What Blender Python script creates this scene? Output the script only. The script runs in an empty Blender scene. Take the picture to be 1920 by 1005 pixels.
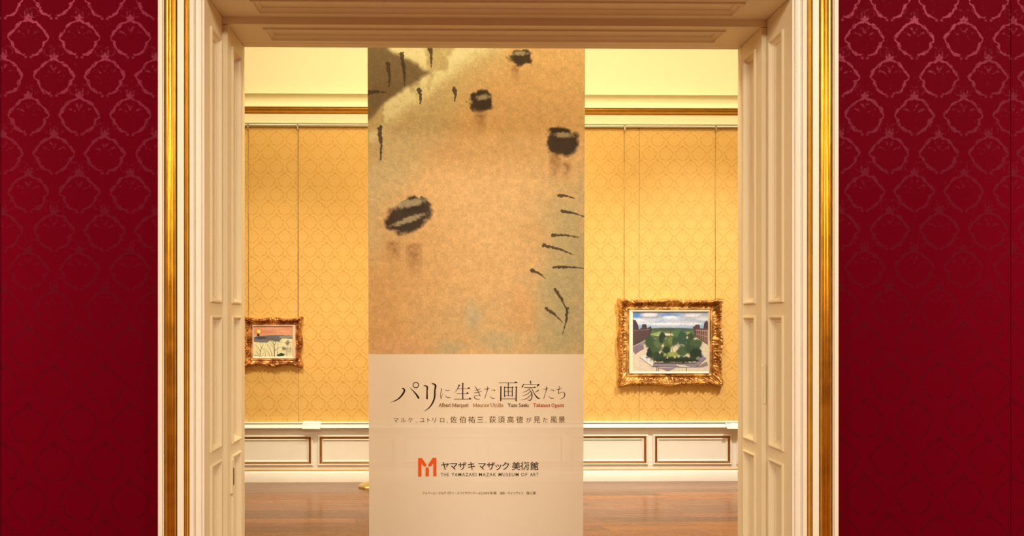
import bpy, bmesh, math, random
import numpy as np
from mathutils import Vector, Matrix

S = bpy.context.scene
COL = S.collection
random.seed(7)
RNG = np.random.default_rng(11)

# ------------------------------------------------------------------ camera
F_PX, CX, CY, YAW, EYE = 1400.0, 860.3, 605.0, math.radians(0.75), 1.5
cam_data = bpy.data.cameras.new('camera')
cam = bpy.data.objects.new('camera', cam_data)
COL.objects.link(cam)
cam.location = (0, 0, EYE)
cam.rotation_euler = (math.radians(90), 0, -YAW)
cam_data.sensor_width = 36.0
cam_data.sensor_fit = 'HORIZONTAL'
cam_data.lens = F_PX / 1920 * 36.0
cam_data.shift_x = (960 - CX) / 1920
cam_data.shift_y = (CY - 502.5) / 1920
cam_data.clip_start = 0.05
S.camera = cam


def at(px, py, Y):
    """the point at depth Y that the photograph shows at pixel (px, py)"""
    a, b = (px - CX) / F_PX, (CY - py) / F_PX
    dx = a * math.cos(YAW) + math.sin(YAW)
    dy = math.cos(YAW) - a * math.sin(YAW)
    k = Y / dy
    return Vector((k * dx, Y, EYE + k * b))


# ------------------------------------------------------------------ world, lights, exposure
S.view_settings.view_transform = 'Standard'
S.view_settings.look = 'None'
S.view_settings.gamma = 1.0
S.view_settings.exposure = 0.4
S.view_settings.use_curve_mapping = False
world = bpy.data.worlds.new('world')
S.world = world
world.use_nodes = True
world.node_tree.nodes['Background'].inputs[0].default_value = (1, 0.85, 0.65, 1)
world.node_tree.nodes['Background'].inputs[1].default_value = 0.02

WARM = (1.0, 0.80, 0.56)


def area(name, loc, target, sx, sy, power, color=WARM):
    d = bpy.data.lights.new(name, 'AREA')
    d.shape = 'RECTANGLE'
    d.size, d.size_y, d.energy, d.color = sx, sy, power, color
    o = bpy.data.objects.new(name, d)
    COL.objects.link(o)
    o.location = loc
    o.rotation_euler = (Vector(target) - Vector(loc)).to_track_quat('-Z', 'Y').to_euler()
    return o


def spot(name, loc, target, power, angle, blend=0.8, radius=0.04, color=WARM):
    d = bpy.data.lights.new(name, 'SPOT')
    d.energy, d.color, d.spot_size, d.spot_blend, d.shadow_soft_size = power, color, math.radians(angle), blend, radius
    o = bpy.data.objects.new(name, d)
    COL.objects.link(o)
    o.location = loc
    o.rotation_euler = (Vector(target) - Vector(loc)).to_track_quat('-Z', 'Y').to_euler()
    return o


# gallery in front: two ceiling panels, one each side of the doorway, and an added centre fill
FRONT = (1.0, 0.86, 0.66)
area('panel_and_fill_light', (-3.2, 0.2, 4.15), (-2.9, 0.8, 0), 1.0, 1.2, 240, FRONT)
area('panel_and_fill_light', (3.7, 0.2, 4.15), (3.4, 0.8, 0), 1.0, 1.2, 240, FRONT)
area('panel_and_fill_light', (0.25, -1.6, 4.15), (0.25, -0.8, 0), 1.2, 1.0, 225, FRONT)  # added fill lamp, reaches under the lintel to brighten the banner
spot('track_spotlight', (-2.75, 0.5, 4.1), (-2.75, 3.05, 1.55), 350, 46, 1.0, 0.04, (1.0, 0.88, 0.74))
spot('track_spotlight', (3.25, 0.5, 4.1), (3.25, 3.05, 1.55), 350, 46, 1.0, 0.04, (1.0, 0.88, 0.74))
# gallery behind: cove along the gold wall, an added fill over the banner, track spots on the pictures and one general between
area('cove_and_fill_light', (0.8, 5.75, 4.72), (0.8, 6.2, 0), 6.5, 0.6, 71, (1.0, 0.84, 0.58))
area('cove_and_fill_light', (0.4, 3.80, 4.72), (0.4, 3.9, 0), 3.0, 0.25, 58, (1.0, 0.84, 0.58))  # added fill between lintel and banner, brightens the banner front from above
spot('track_spotlight', (-1.85, 4.35, 4.5), (-1.60, 7.0, 0.6), 340, 52, 1.0, 0.04, (1.0, 0.87, 0.66))
spot('track_spotlight', (3.1, 4.35, 4.5), (2.15, 7.0, 0.6), 555, 57, 1.0, 0.04, (1.0, 0.92, 0.82))
spot('track_spotlight', (0.6, 4.6, 4.5), (0.4, 7.0, 0.9), 250, 70, 1.0, 0.04, (1.0, 0.88, 0.72))

# ------------------------------------------------------------------ helpers


def srgb(r, g, b):
    def f(c):
        c /= 255.0
        return c / 12.92 if c <= 0.04045 else ((c + 0.055) / 1.055) ** 2.4
    return (f(r), f(g), f(b))


def link(name, mesh, mat=None, parent=None, smooth=False):
    o = bpy.data.objects.new(name, mesh)
    COL.objects.link(o)
    if mat is not None:
        for m in (mat if isinstance(mat, (list, tuple)) else [mat]):
            mesh.materials.append(m)
    if parent is not None:
        o.parent = parent
    if smooth:
        for p in mesh.polygons:
            p.use_smooth = True
    return o


class MB:
    """collects faces and links them as ONE mesh object"""
    def __init__(self):
        self.v, self.f, self.mi = [], [], []

    def quadgrid(self, pts, closed_u=False, closed_v=False, mi=0):
        n, m = len(pts), len(pts[0])
        b = len(self.v)
        for r in pts:
            self.v += [tuple(p) for p in r]
        for i in range(n if closed_u else n - 1):
            for j in range(m if closed_v else m - 1):
                i2, j2 = (i + 1) % n, (j + 1) % m
                self.f.append((b + i * m + j, b + i2 * m + j, b + i2 * m + j2, b + i * m + j2))
                self.mi.append(mi)

    def face(self, pts, mi=0):
        b = len(self.v)
        self.v += [tuple(p) for p in pts]
        self.f.append(tuple(range(b, b + len(pts))))
        self.mi.append(mi)

    def box(self, x0, x1, y0, y1, z0, z1, mi=0, fn=None):
        P = [(x0, y0, z0), (x1, y0, z0), (x1, y1, z0), (x0, y1, z0), (x0, y0, z1), (x1, y0, z1), (x1, y1, z1), (x0, y1, z1)]
        if fn:
            P = [fn(*p) for p in P]
        b = len(self.v)
        self.v += [tuple(p) for p in P]
        for q in ((0, 3, 2, 1), (4, 5, 6, 7), (0, 1, 5, 4), (1, 2, 6, 5), (2, 3, 7, 6), (3, 0, 4, 7)):
            self.f.append(tuple(b + i for i in q))
            self.mi.append(mi)

    def tube(self, pts, r, n=8, cap=True):
        rings = []
        pts = [Vector(p) for p in pts]
        for i, p in enumerate(pts):
            d = (pts[min(i + 1, len(pts) - 1)] - pts[max(i - 1, 0)]).normalized()
            a = d.orthogonal().normalized()
            c = d.cross(a)
            rings.append([p + r * (math.cos(2 * math.pi * k / n) * a + math.sin(2 * math.pi * k / n) * c) for k in range(n)])
        self.quadgrid(rings, closed_v=True)
        if cap:
            self.face(rings[0][::-1])
            self.face(rings[-1])

    def mesh(self, name):
        me = bpy.data.meshes.new(name)
        me.from_pydata(self.v, [], self.f)
        me.polygons.foreach_set('material_index', self.mi)
        me.validate()
        bm = bmesh.new()
        bm.from_mesh(me)
        bmesh.ops.remove_doubles(bm, verts=bm.verts, dist=1e-6)
        bmesh.ops.recalc_face_normals(bm, faces=bm.faces)
        bm.to_mesh(me)
        bm.free()
        return me

    def build(self, name, mat, parent=None, smooth=False):
        return link(name, self.mesh(name), mat, parent, smooth)


def empty(name, loc):
    o = bpy.data.objects.new(name, None)
    COL.objects.link(o)
    o.location = loc
    o.empty_display_size = 0.1
    return o


def keep(o, parent):
    """parents o under parent without moving it"""
    o.parent = parent
    o.matrix_parent_inverse = Matrix.Translation(-Vector(parent.location))
    return o


def tag(o, label=None, cat=None, group=None, kind=None):
    for k, v in (('label', label), ('category', cat), ('group', group), ('kind', kind)):
        if v:
            o[k] = v
    return o


def struct(o, label=None, cat=None):
    return tag(o, label, cat, kind='structure')


def auto_smooth(o, angle=35):
    me = o.data
    bm = bmesh.new()
    bm.from_mesh(me)
    lim = math.radians(angle)
    for e in bm.edges:
        if len(e.link_faces) == 2:
            e.smooth = e.calc_face_angle(0.0) < lim
    for f in bm.faces:
        f.smooth = True
    bm.to_mesh(me)
    bm.free()
    return o


# ------------------------------------------------------------------ materials
class G:
    """small node expression builder"""
    def __init__(self, tree):
        self.t = tree

    def n(self, kind, **kw):
        nd = self.t.nodes.new(kind)
        for k, v in kw.items():
            setattr(nd, k, v)
        return nd

    def setin(self, sock, v):
        if hasattr(v, 'is_output'):
            self.t.links.new(v, sock)
        else:
            sock.default_value = v

    def m(self, op, a, b=None, c=None, clamp=False):
        nd = self.n('ShaderNodeMath', operation=op, use_clamp=clamp)
        for i, v in enumerate((a, b, c)):
            if v is not None:
                self.setin(nd.inputs[i], v)
        return nd.outputs[0]

    def ss(self, x, e0, e1, lo=0.0, hi=1.0):
        nd = self.n('ShaderNodeMapRange', interpolation_type='SMOOTHSTEP')
        self.setin(nd.inputs['Value'], x)
        nd.inputs['From Min'].default_value = e0
        nd.inputs['From Max'].default_value = e1
        nd.inputs['To Min'].default_value = lo
        nd.inputs['To Max'].default_value = hi
        return nd.outputs[0]

    def noise(self, vec, scale, detail=3.0, rough=0.55, out=0):
        nd = self.n('ShaderNodeTexNoise')
        self.setin(nd.inputs['Vector'], vec)
        nd.inputs['Scale'].default_value = scale
        nd.inputs['Detail'].default_value = detail
        nd.inputs['Roughness'].default_value = rough
        return nd.outputs[out]

    def mixc(self, f, a, b, blend='MIX'):
        nd = self.n('ShaderNodeMix', data_type='RGBA', blend_type=blend)
        self.setin(nd.inputs[0], f)
        self.setin(nd.inputs[6], a if hasattr(a, 'is_output') else (*a, 1))
        self.setin(nd.inputs[7], b if hasattr(b, 'is_output') else (*b, 1))
        return nd.outputs[2]

    def mixf(self, f, a, b):
        nd = self.n('ShaderNodeMix', data_type='FLOAT')
        self.setin(nd.inputs[0], f)
        self.setin(nd.inputs[2], a)
        self.setin(nd.inputs[3], b)
        return nd.outputs[0]

    def objco(self):
        return self.n('ShaderNodeTexCoord').outputs['Object']

    def sep(self, v):
        nd = self.n('ShaderNodeSeparateXYZ')
        self.setin(nd.inputs[0], v)
        return nd.outputs[0], nd.outputs[1], nd.outputs[2]

    def comb(self, x, y, z):
        nd = self.n('ShaderNodeCombineXYZ')
        for i, v in enumerate((x, y, z)):
            self.setin(nd.inputs[i], v)
        return nd.outputs[0]

    def bump(self, h, strength, dist):
        nd = self.n('ShaderNodeBump')
        nd.inputs['Strength'].default_value = strength
        nd.inputs['Distance'].default_value = dist
        self.setin(nd.inputs['Height'], h)
        return nd.outputs[0]


def material(name):
    m = bpy.data.materials.new(name)
    m.use_nodes = True
    return m, G(m.node_tree), m.node_tree.nodes['Principled BSDF']


def paint(name, col, rough=0.45, spec=0.5, vary=0.04, coat=0.0):
    m, g, p = material(name)
    co = g.objco()
    nz = g.noise(co, 9.0, 4.0)
    a = tuple(c * (1 - vary) for c in col)
    b = tuple(min(1, c * (1 + vary)) for c in col)
    g.setin(p.inputs['Base Color'], g.mixc(nz, a, b))
    p.inputs['Roughness'].default_value = rough
    p.inputs['Specular IOR Level'].default_value = spec
    p.inputs['Coat Weight'].default_value = coat
    g.setin(p.inputs['Normal'], g.bump(g.noise(co, 160.0, 2.0), 0.06, 0.002))
    return m


def gilt(name, col, rough=0.32, metallic=1.0, wear=None, bump=0.02):
    m, g, p = material(name)
    co = g.objco()
    nz = g.noise(co, 14.0, 5.0)
    dark = wear or tuple(c * 0.88 for c in col)
    g.setin(p.inputs['Base Color'], g.mixc(g.ss(nz, 0.35, 0.68), dark, col))
    p.inputs['Metallic'].default_value = metallic
    g.setin(p.inputs['Roughness'], g.mixf(nz, rough * 0.8, rough * 1.25))
    g.setin(p.inputs['Normal'], g.bump(g.noise(co, 60.0, 2.0), bump, 0.002))
    return m


def damask(g, co, cw, ch, ox, oz, size, lace):
    """staggered crowned medallions, period cw x ch metres; returns the woven figure as 0..1"""
    x, y, z = g.sep(co)
    wob = g.noise(co, 3.2 / cw, 2.0)
    wob2 = g.noise(co, 5.5 / cw, 2.0, 0.5)
    wob3 = g.noise(co, 15.0 / cw, 2.0, 0.6)
    fine = g.noise(co, 16.0 / cw, 3.0, 0.7)
    out = None
    for du, dv in ((0.0, 0.0), (0.5, 0.5)):
        u = g.m('ADD', g.m('DIVIDE', g.m('SUBTRACT', x, ox), cw), du)
        v = g.m('ADD', g.m('DIVIDE', g.m('SUBTRACT', z, oz), ch), dv)
        p = g.m('MULTIPLY', g.m('SUBTRACT', g.m('FRACT', u), 0.5), cw)
        q = g.m('MULTIPLY', g.m('SUBTRACT', g.m('FRACT', v), 0.5), ch)
        p = g.m('DIVIDE', g.m('ABSOLUTE', p), cw * size)       # 1 at the widest
        q = g.m('DIVIDE', q, cw * size)
        r = g.m('SQRT', g.m('ADD', g.m('MULTIPLY', p, p), g.m('MULTIPLY', q, q)))
        th = g.m('ARCTAN2', q, p)                               # -pi/2 .. pi/2
        t = g.m('ADD', g.m('DIVIDE', th, math.pi), 0.5)
        ramp = g.n('ShaderNodeValToRGB')
        ramp.color_ramp.interpolation = 'B_SPLINE'
        stops = [(0.0, .82), (.10, .84), (.22, .88), (.33, .84), (.40, .86), (.44, .80), (.465, .92), (.51, 1.03), (.56, .96), (.66, .86), (.78, .84), (.86, .90), (.92, .84), (.97, .98), (1.0, 1.02)]
        el = ramp.color_ramp.elements
        el[0].position, el[0].color = stops[0][0], (stops[0][1] / 1.2,) * 3 + (1,)
        el[1].position, el[1].color = stops[-1][0], (stops[-1][1] / 1.2,) * 3 + (1,)
        for s_, r_ in stops[1:-1]:
            e = el.new(s_)
            e.color = (r_ / 1.2,) * 3 + (1,)
        g.setin(ramp.inputs[0], t)
        R = g.m('MULTIPLY', ramp.outputs[0], 1.2)
        R = g.m('ADD', R, g.m('ADD', g.m('MULTIPLY', g.m('SUBTRACT', wob2, 0.5), 0.22), g.m('MULTIPLY', g.m('SUBTRACT', wob3, 0.5), 0.16)))
        d = g.m('ABSOLUTE', g.m('SUBTRACT', r, R))
        # leafy thickness
        w = g.m('ADD', 0.040, g.m('MULTIPLY', g.m('ABSOLUTE', g.m('SINE', g.m('MULTIPLY', th, 5.2))), 0.055))
        ring = g.m('SUBTRACT', 1.0, g.m('DIVIDE', d, w))
        ring = g.ss(ring, -0.15, 0.35)
        ring = g.m('MULTIPLY', ring, g.ss(t, 0.045, 0.085))
        # crown
        qc = g.m('SUBTRACT', q, 1.03)
        rc = g.m('SQRT', g.m('ADD', g.m('MULTIPLY', p, p), g.m('MULTIPLY', qc, qc)))
        ac = g.m('ARCTAN2', qc, p)
        crown = g.ss(g.m('SUBTRACT', g.m('ADD', 0.19, g.m('MULTIPLY', g.m('SINE', g.m('ADD', g.m('MULTIPLY', ac, 5.0), 0.2)), 0.045)), rc), -0.02, 0.03)
        # palmette of fronds inside, broken into small curls
        fan = g.m('ABSOLUTE', g.m('SINE', g.m('ADD', g.m('MULTIPLY', th, 4.5), g.m('MULTIPLY', r, 3.0))))
        curl = g.m('MULTIPLY', g.ss(fan, 0.80, 0.95), g.m('MULTIPLY', g.ss(r, 0.22, 0.30), g.ss(r, 0.74, 0.62)))
        curl = g.m('MULTIPLY', g.m('MULTIPLY', curl, g.ss(t, 0.50, 0.62)), g.ss(fine, 0.44, 0.58))
        # spear leaves standing between the medallions
        q3 = g.m('ADD', q, -1.26)
        p3 = g.m('SUBTRACT', p, 0.17)
        spear = g.ss(g.m('ADD', g.m('MULTIPLY', g.m('MULTIPLY', p3, p3), 16.0), g.m('MULTIPLY', g.m('MULTIPLY', q3, q3), 1.6)), 0.07, 0.02)
        spear = g.m('MULTIPLY', spear, g.ss(fine, 0.42, 0.58))
        curl = g.m('MAXIMUM', curl, g.m('MULTIPLY', spear, 0.9))
        # scrolls flanking the waist
        p4, q4 = g.m('SUBTRACT', p, 1.02), g.m('ADD', q, 0.62)
        r4 = g.m('SQRT', g.m('ADD', g.m('MULTIPLY', p4, p4), g.m('MULTIPLY', q4, q4)))
        scr = g.m('MULTIPLY', g.ss(g.m('ABSOLUTE', g.m('SUBTRACT', r4, 0.24)), 0.07, 0.02), g.ss(fine, 0.45, 0.60))
        curl = g.m('MAXIMUM', curl, g.m('MULTIPLY', scr, lace))
        q2 = g.m('ADD', q, 0.93)
        dots = g.ss(g.m('ADD', g.m('MULTIPLY', g.m('SUBTRACT', p, 0.13), g.m('SUBTRACT', p, 0.13)), g.m('MULTIPLY', q2, q2)), 0.010, 0.002)
        fig = g.m('MAXIMUM', g.m('MAXIMUM', ring, crown), g.m('MULTIPLY', g.m('MAXIMUM', curl, dots), 0.8))
        out = fig if out is None else g.m('MAXIMUM', out, fig)
    specks = g.m('MULTIPLY', g.ss(fine, 0.60, 0.72), 0.34)
    out = g.m('MAXIMUM', out, specks)
    out = g.m('MULTIPLY', out, g.ss(fine, 0.30, 0.52, 0.45, 1.0))
    return out


def damask_cloth(name, ground, figure, cw, ch, ox, oz, r_ground, r_figure, s_ground, s_figure, tint, size=0.39, lace=0.55):
    m, g, p = material(name)
    co = g.objco()
    k = damask(g, co, cw, ch, ox, oz, size, lace)
    x, y, z = g.sep(co)
    slub = g.noise(g.comb(g.m('MULTIPLY', x, 30.0), y, g.m('MULTIPLY', z, 420.0)), 1.0, 2.0)
    col = g.mixc(k, ground, figure)
    col = g.mixc(g.m('MULTIPLY', slub, 0.22), col, tuple(c * 0.6 for c in ground))
    g.setin(p.inputs['Base Color'], col)
    g.setin(p.inputs['Roughness'], g.mixf(k, r_ground, r_figure))
    g.setin(p.inputs['Specular IOR Level'], g.mixf(k, s_ground, s_figure))
    p.inputs['Specular Tint'].default_value = (*tint, 1)
    g.setin(p.inputs['Normal'], g.bump(slub, 0.12, 0.001))
    return m


def plank_floor(name):
    m, g, p = material(name)
    co = g.objco()
    x, y, z = g.sep(co)
    row = 0.122
    fr = g.m('FRACT', g.m('DIVIDE', y, row))
    xs = g.m('ADD', x, g.m('MULTIPLY', fr, 0.05))
    br = g.n('ShaderNodeTexBrick')
    br.offset, br.offset_frequency, br.squash = 0.37, 2, 1.0
    g.setin(br.inputs['Vector'], g.comb(xs, y, 0.0))
    br.inputs['Color1'].default_value = (0, 0, 0, 1)
    br.inputs['Color2'].default_value = (1, 1, 1, 1)
    br.inputs['Mortar'].default_value = (0.5, 0.5, 0.5, 1)
    br.inputs['Scale'].default_value = 1.0
    br.inputs['Mortar Size'].default_value = 0.0016
    br.inputs['Mortar Smooth'].default_value = 0.2
    br.inputs['Bias'].default_value = -0.15
    br.inputs['Brick Width'].default_value = 1.85
    br.inputs['Row Height'].default_value = row
    tint = br.outputs['Color']
    grain = g.noise(g.comb(g.m('MULTIPLY', x, 1.6), g.m('MULTIPLY', y, 60.0), 0.0), 1.0, 5.0, 0.65)
    ramp = g.n('ShaderNodeValToRGB')
    e = ramp.color_ramp.elements
    e[0].position, e[0].color = 0.0, (0.185, 0.088, 0.040, 1)
    e[1].position, e[1].color = 1.0, (0.50, 0.205, 0.062, 1)
    for pos, c in ((0.3, (0.245, 0.108, 0.050)), (0.62, (0.295, 0.128, 0.053))):
        k = e.new(pos)
        k.color = (*c, 1)
    g.setin(ramp.inputs[0], tint)
    col = g.mixc(g.ss(grain, 0.30, 0.75), ramp.outputs[0], g.mixc(0.5, ramp.outputs[0], (0.11, 0.05, 0.025)))
    col = g.mixc(br.outputs['Fac'], col, (0.05, 0.02, 0.01))
    g.setin(p.inputs['Base Color'], col)
    g.setin(p.inputs['Roughness'], g.mixf(grain, 0.20, 0.34))
    p.inputs['Coat Weight'].default_value = 0.25
    p.inputs['Coat Roughness'].default_value = 0.12
    g.setin(p.inputs['Normal'], g.bump(g.m('SUBTRACT', g.m('MULTIPLY', grain, 0.2), br.outputs['Fac']), 0.25, 0.002))
    return m


def printed(name, rough=0.6, translucent=0.0, transparent=0.0, spec=0.3):
    """colour comes from what is printed or painted on the sheet"""
    m, g, p = material(name)
    at_ = g.n('ShaderNodeAttribute', attribute_name='print')
    g.setin(p.inputs['Base Color'], at_.outputs['Color'])
    p.inputs['Roughness'].default_value = rough
    p.inputs['Specular IOR Level'].default_value = spec
    cloth_mix(g, p, at_.outputs['Color'], translucent, transparent)
    return m


def cloth_mix(g, p, col, translucent, transparent):
    out = g.t.nodes['Material Output']
    last = p.outputs[0]
    if translucent:
        tr = g.n('ShaderNodeBsdfTranslucent')
        g.setin(tr.inputs['Color'], col if hasattr(col, 'is_output') else (*col, 1))
        mx = g.n('ShaderNodeMixShader')
        mx.inputs[0].default_value = translucent
        g.t.links.new(last, mx.inputs[1])
        g.t.links.new(tr.outputs[0], mx.inputs[2])
        last = mx.outputs[0]
    if transparent:
        tp = g.n('ShaderNodeBsdfTransparent')
        mx = g.n('ShaderNodeMixShader')
        mx.inputs[0].default_value = transparent
        g.t.links.new(last, mx.inputs[1])
        g.t.links.new(tp.outputs[0], mx.inputs[2])
        last = mx.outputs[0]
    g.t.links.new(last, out.inputs['Surface'])


def red_damask(name, px, py):
    """the figure is hung so that one crown sits where the photograph shows it"""
    cw, ch = 0.2055, 0.3140
    c = at(px, py, 3.05)
    return damask_cloth(name, (0.107, 0.0002, 0.0052), (0.068, 0.0001, 0.0032), cw, ch, c.x - 0.5 * cw, c.z - 1.03 * 0.39 * cw - 0.5 * ch,
                        0.62, 0.42, 0.06, 0.50, (1.0, 0.11, 0.26))


RED = red_damask('red_damask', 101.0, 107.0)
RED_RIGHT = red_damask('red_damask_right', 1668.0, 109.0)
GOLD_CLOTH = damask_cloth('gold_damask', (0.75, 0.485, 0.155), (0.645, 0.35, 0.075), 0.157, 0.263, 0.02, 2.05, 0.55, 0.42, 0.25, 0.95, (1.0, 0.85, 0.55), 0.44, 0.95)
IVORY = paint('ivory_paint', (0.80, 0.73, 0.60), 0.42)
LEAF_PAINT = paint('door_cream_paint', (0.82, 0.72, 0.49), 0.48)
SOFFIT_PAINT = paint('soffit_cream_paint', (0.80, 0.71, 0.49), 0.5)
WAINSCOT = paint('wainscot_white_paint', (0.86, 0.835, 0.765), 0.42)
UPPER_WALL = paint('pale_yellow_wall_paint', (0.86, 0.80, 0.52), 0.7, 0.3, 0.02)
CEIL = paint('white_ceiling_paint', (0.82, 0.80, 0.74), 0.8, 0.3, 0.02)
GILT = gilt('gilt_band', (0.84, 0.53, 0.105), 0.30)
GILT_DULL = gilt('gilt_line', (0.46, 0.23, 0.05), 0.42, 0.8)
GILT_CORNICE = gilt('gilt_cornice', (0.62, 0.32, 0.05), 0.36, 0.9)
FRAME_GOLD = gilt('carved_frame_gold', (0.80, 0.50, 0.17), 0.46, 0.85, (0.34, 0.16, 0.045), 0.03)
FRAME_GOLD_RED = gilt('carved_frame_red_gold', (0.82, 0.48, 0.19), 0.42, 0.85, (0.30, 0.10, 0.03))
LINER = paint('frame_liner', (0.80, 0.72, 0.55), 0.6)
LINER_PINK = paint('frame_liner_pale_rose', (0.78, 0.60, 0.46), 0.6)
STEEL = gilt('rail_steel', (0.62, 0.56, 0.45), 0.35, 0.9)
WIRE = gilt('wire_steel', (0.42, 0.30, 0.14), 0.4, 0.8)
BRASS = gilt('pale_brass', (0.86, 0.66, 0.30), 0.3, 0.9)
CARD = paint('white_card', (0.90, 0.88, 0.80), 0.6, 0.3, 0.02)
CARD_PRINT = paint('grey_card_print', (0.55, 0.52, 0.44), 0.7, 0.2, 0.02)
INK = paint('black_brown_ink', (0.022, 0.009, 0.004), 0.7, 0.2, 0.05)
INK_SOFT = paint('soft_brown_ink', (0.115, 0.060, 0.028), 0.7, 0.2, 0.05)
INK_FAINT = paint('faint_ochre_ink', (0.36, 0.19, 0.07), 0.7, 0.2, 0.05)
INK_GREYBROWN = paint('grey_brown_ink', (0.22, 0.11, 0.045), 0.7, 0.2, 0.05)
INK_RED = paint('brick_red_ink', (0.44, 0.065, 0.015), 0.7, 0.2, 0.05)
INK_NAVY = paint('near_black_ink', (0.020, 0.013, 0.016), 0.7, 0.2, 0.05)
ORANGE = paint('emblem_orange', (0.78, 0.105, 0.006), 0.6, 0.3, 0.02)
DARK = paint('dark_slot', (0.10, 0.075, 0.04), 0.6, 0.2, 0.02)
FLOOR = plank_floor('plank_floor')
CLOTH, _g, _p = material('cream_banner_cloth')
_c = _g.mixc(_g.noise(_g.objco(), 2.2, 3.0), (0.87, 0.82, 0.72), (0.89, 0.84, 0.75))
_g.setin(_p.inputs['Base Color'], _c)
_p.inputs['Roughness'].default_value = 0.7
_p.inputs['Specular IOR Level'].default_value = 0.2
cloth_mix(_g, _p, _c, 0.36, 0.045)
PRINT_CLOTH = printed('printed_banner_cloth', 0.7, 0.36, 0.0, 0.2)
CANVAS = printed('oil_on_canvas', 0.55, 0, 0, 0.35)

# ------------------------------------------------------------------ key dimensions
Y0 = 3.05                       # front face of the red wall = mouth of the doorway
Y1, Y2, Y3 = 3.292, 3.515, 3.555
YB = 7.07                       # gold wall
XL = at(383.3, 350, Y0).x
XR = at(1484.6, 350, Y0).x
STEP = 0.022
ZS1 = at(925, 34.2, Y1).z       # underside of the lintel, front half
ZS2 = at(925, 47.5, Y1).z
HEAD = ZS1
NX0, NX1, NY0 = -4.6, 5.2, -3.4           # front gallery
FX0, FX1 = -5.0, 6.2                       # back gallery
NCEIL, FCEIL = 4.2, 4.8
XM = 0.5 * (at(570, 600, YB).x + at(1240, 600, YB).x)


def zb(py, px=1240):
    return at(px, py, YB).z


# ------------------------------------------------------------------ floor, ceilings, walls
b = MB()
b.box(-6.5, 7.5, NY0 - 0.2, YB + 0.3, -0.12, 0.0)
struct(b.build('floor', FLOOR), 'reddish-brown plank floor running through both galleries', 'floor')

b = MB()
b.box(NX0 - 0.1, NX1 + 0.1, NY0 - 0.1, Y0, NCEIL, NCEIL + 0.1)
struct(b.build('ceiling_front', CEIL), 'white ceiling over the red gallery', 'ceiling')
b = MB()
b.box(FX0 - 0.1, FX1 + 0.1, Y3, YB + 0.1, FCEIL, FCEIL + 0.1)
struct(b.build('ceiling_back', CEIL), 'white ceiling over the gold gallery', 'ceiling')

SEAM_R = at(1895, 400, Y0).x
SEAM_L = at(1.5, 400, Y0).x


def red_wall(name, x0, x1, seam, label, mat):
    b = MB()
    for a, c in ((x0, seam - 0.0016), (seam + 0.0016, x1)):
        b.box(a, c, Y0, Y0 + 0.03, 0, NCEIL)
    b.box(x0, x1, Y0 + 0.026, Y3 - 0.01, 0, NCEIL)
    return struct(b.build(name, mat), label, 'wall')


red_wall('wall_left', NX0, XL - 0.05, SEAM_L, 'crimson damask wall left of the doorway', RED)
red_wall('wall_right', XR + 0.05, NX1, SEAM_R, 'crimson damask wall right of the doorway, one vertical seam', RED_RIGHT)
b = MB()
b.box(XL - 0.05, XR + 0.05, Y0, Y3 - 0.01, ZS1 + 0.05, NCEIL)
struct(b.build('wall_lintel', RED), 'crimson damask wall above the doorway', 'wall')
b = MB()
b.box(FX0, XL - 0.05, Y3 - 0.008, Y3, 0, FCEIL)
b.box(XR + 0.05, FX1, Y3 - 0.008, Y3, 0, FCEIL)
b.box(XL - 0.05, XR + 0.05, Y3 - 0.008, Y3, ZS1 + 0.05, FCEIL)
struct(b.build('wall_front', UPPER_WALL), 'back of the doorway wall, facing the gold gallery', 'wall')
for nm, x0, x1 in (('wall_side_left', NX0 - 0.1, NX0), ('wall_side_right', NX1, NX1 + 0.1)):
    b = MB()
    b.box(x0, x1, NY0, Y0 + 0.2, 0, NCEIL)
    struct(b.build(nm, RED), 'crimson side wall of the front gallery', 'wall')
b = MB()
b.box(NX0, NX1, NY0 - 0.1, NY0, 0, NCEIL)
struct(b.build('wall_rear', RED), 'crimson wall behind the viewer', 'wall')
for nm, x0, x1 in (('wall_gold_left', FX0 - 0.1, FX0), ('wall_gold_right', FX1, FX1 + 0.1)):
    b = MB()
    b.box(x0, x1, Y3, YB, 0, FCEIL)
    struct(b.build(nm, GOLD_CLOTH), 'gold side wall of the back gallery', 'wall')

# the wall of the gold gallery: plaster behind, damask panels between rail and dado, frieze above
Z_RAIL = zb(239)
Z_DADO = zb(791)
b = MB()
b.box(FX0, FX1, YB + 0.012, YB + 0.12, 0, FCEIL)
struct(b.build('wall_back', UPPER_WALL), 'pale yellow upper wall of the gold gallery', 'wall')
seams = [at(559.3, 500, YB).x, at(1198.5, 500, YB).x]
seams = [seams[0] - 3.23, seams[0], seams[1]]
xs = [FX0] + seams + [seams[-1] + 3.23, FX1]
b = MB()
for a, c in zip(xs[:-1], xs[1:]):
    if c > a:
        b.box(a + 0.0014, c - 0.0014, YB, YB + 0.012, Z_DADO - 0.02, Z_RAIL + 0.01)
struct(b.build('wall_damask', GOLD_CLOTH), 'gold damask wall between the dado and the picture rail', 'wall')


def run_x(name, prof, mat, x0, x1, label=None, mats=None, parent=None, smooth=True):
    """horizontal moulding along x on the gold wall; prof = [(z, stand-off)]"""
    b = MB()
    rows = [[(x, YB - w, z) for x in (x0, x1)] for z, w in prof]
    for i in range(len(rows) - 1):
        b.quadgrid(rows[i:i + 2], mi=0 if mats is None else mats[i])
    o = b.build(name, mat, parent)
    if smooth:
        auto_smooth(o, 40)
    if parent is None:
        struct(o, label, 'trim')
    return o


# cornice band: pixel heights along the wall (y, stand-off)
def Z(py):
    return zb(py)


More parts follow.
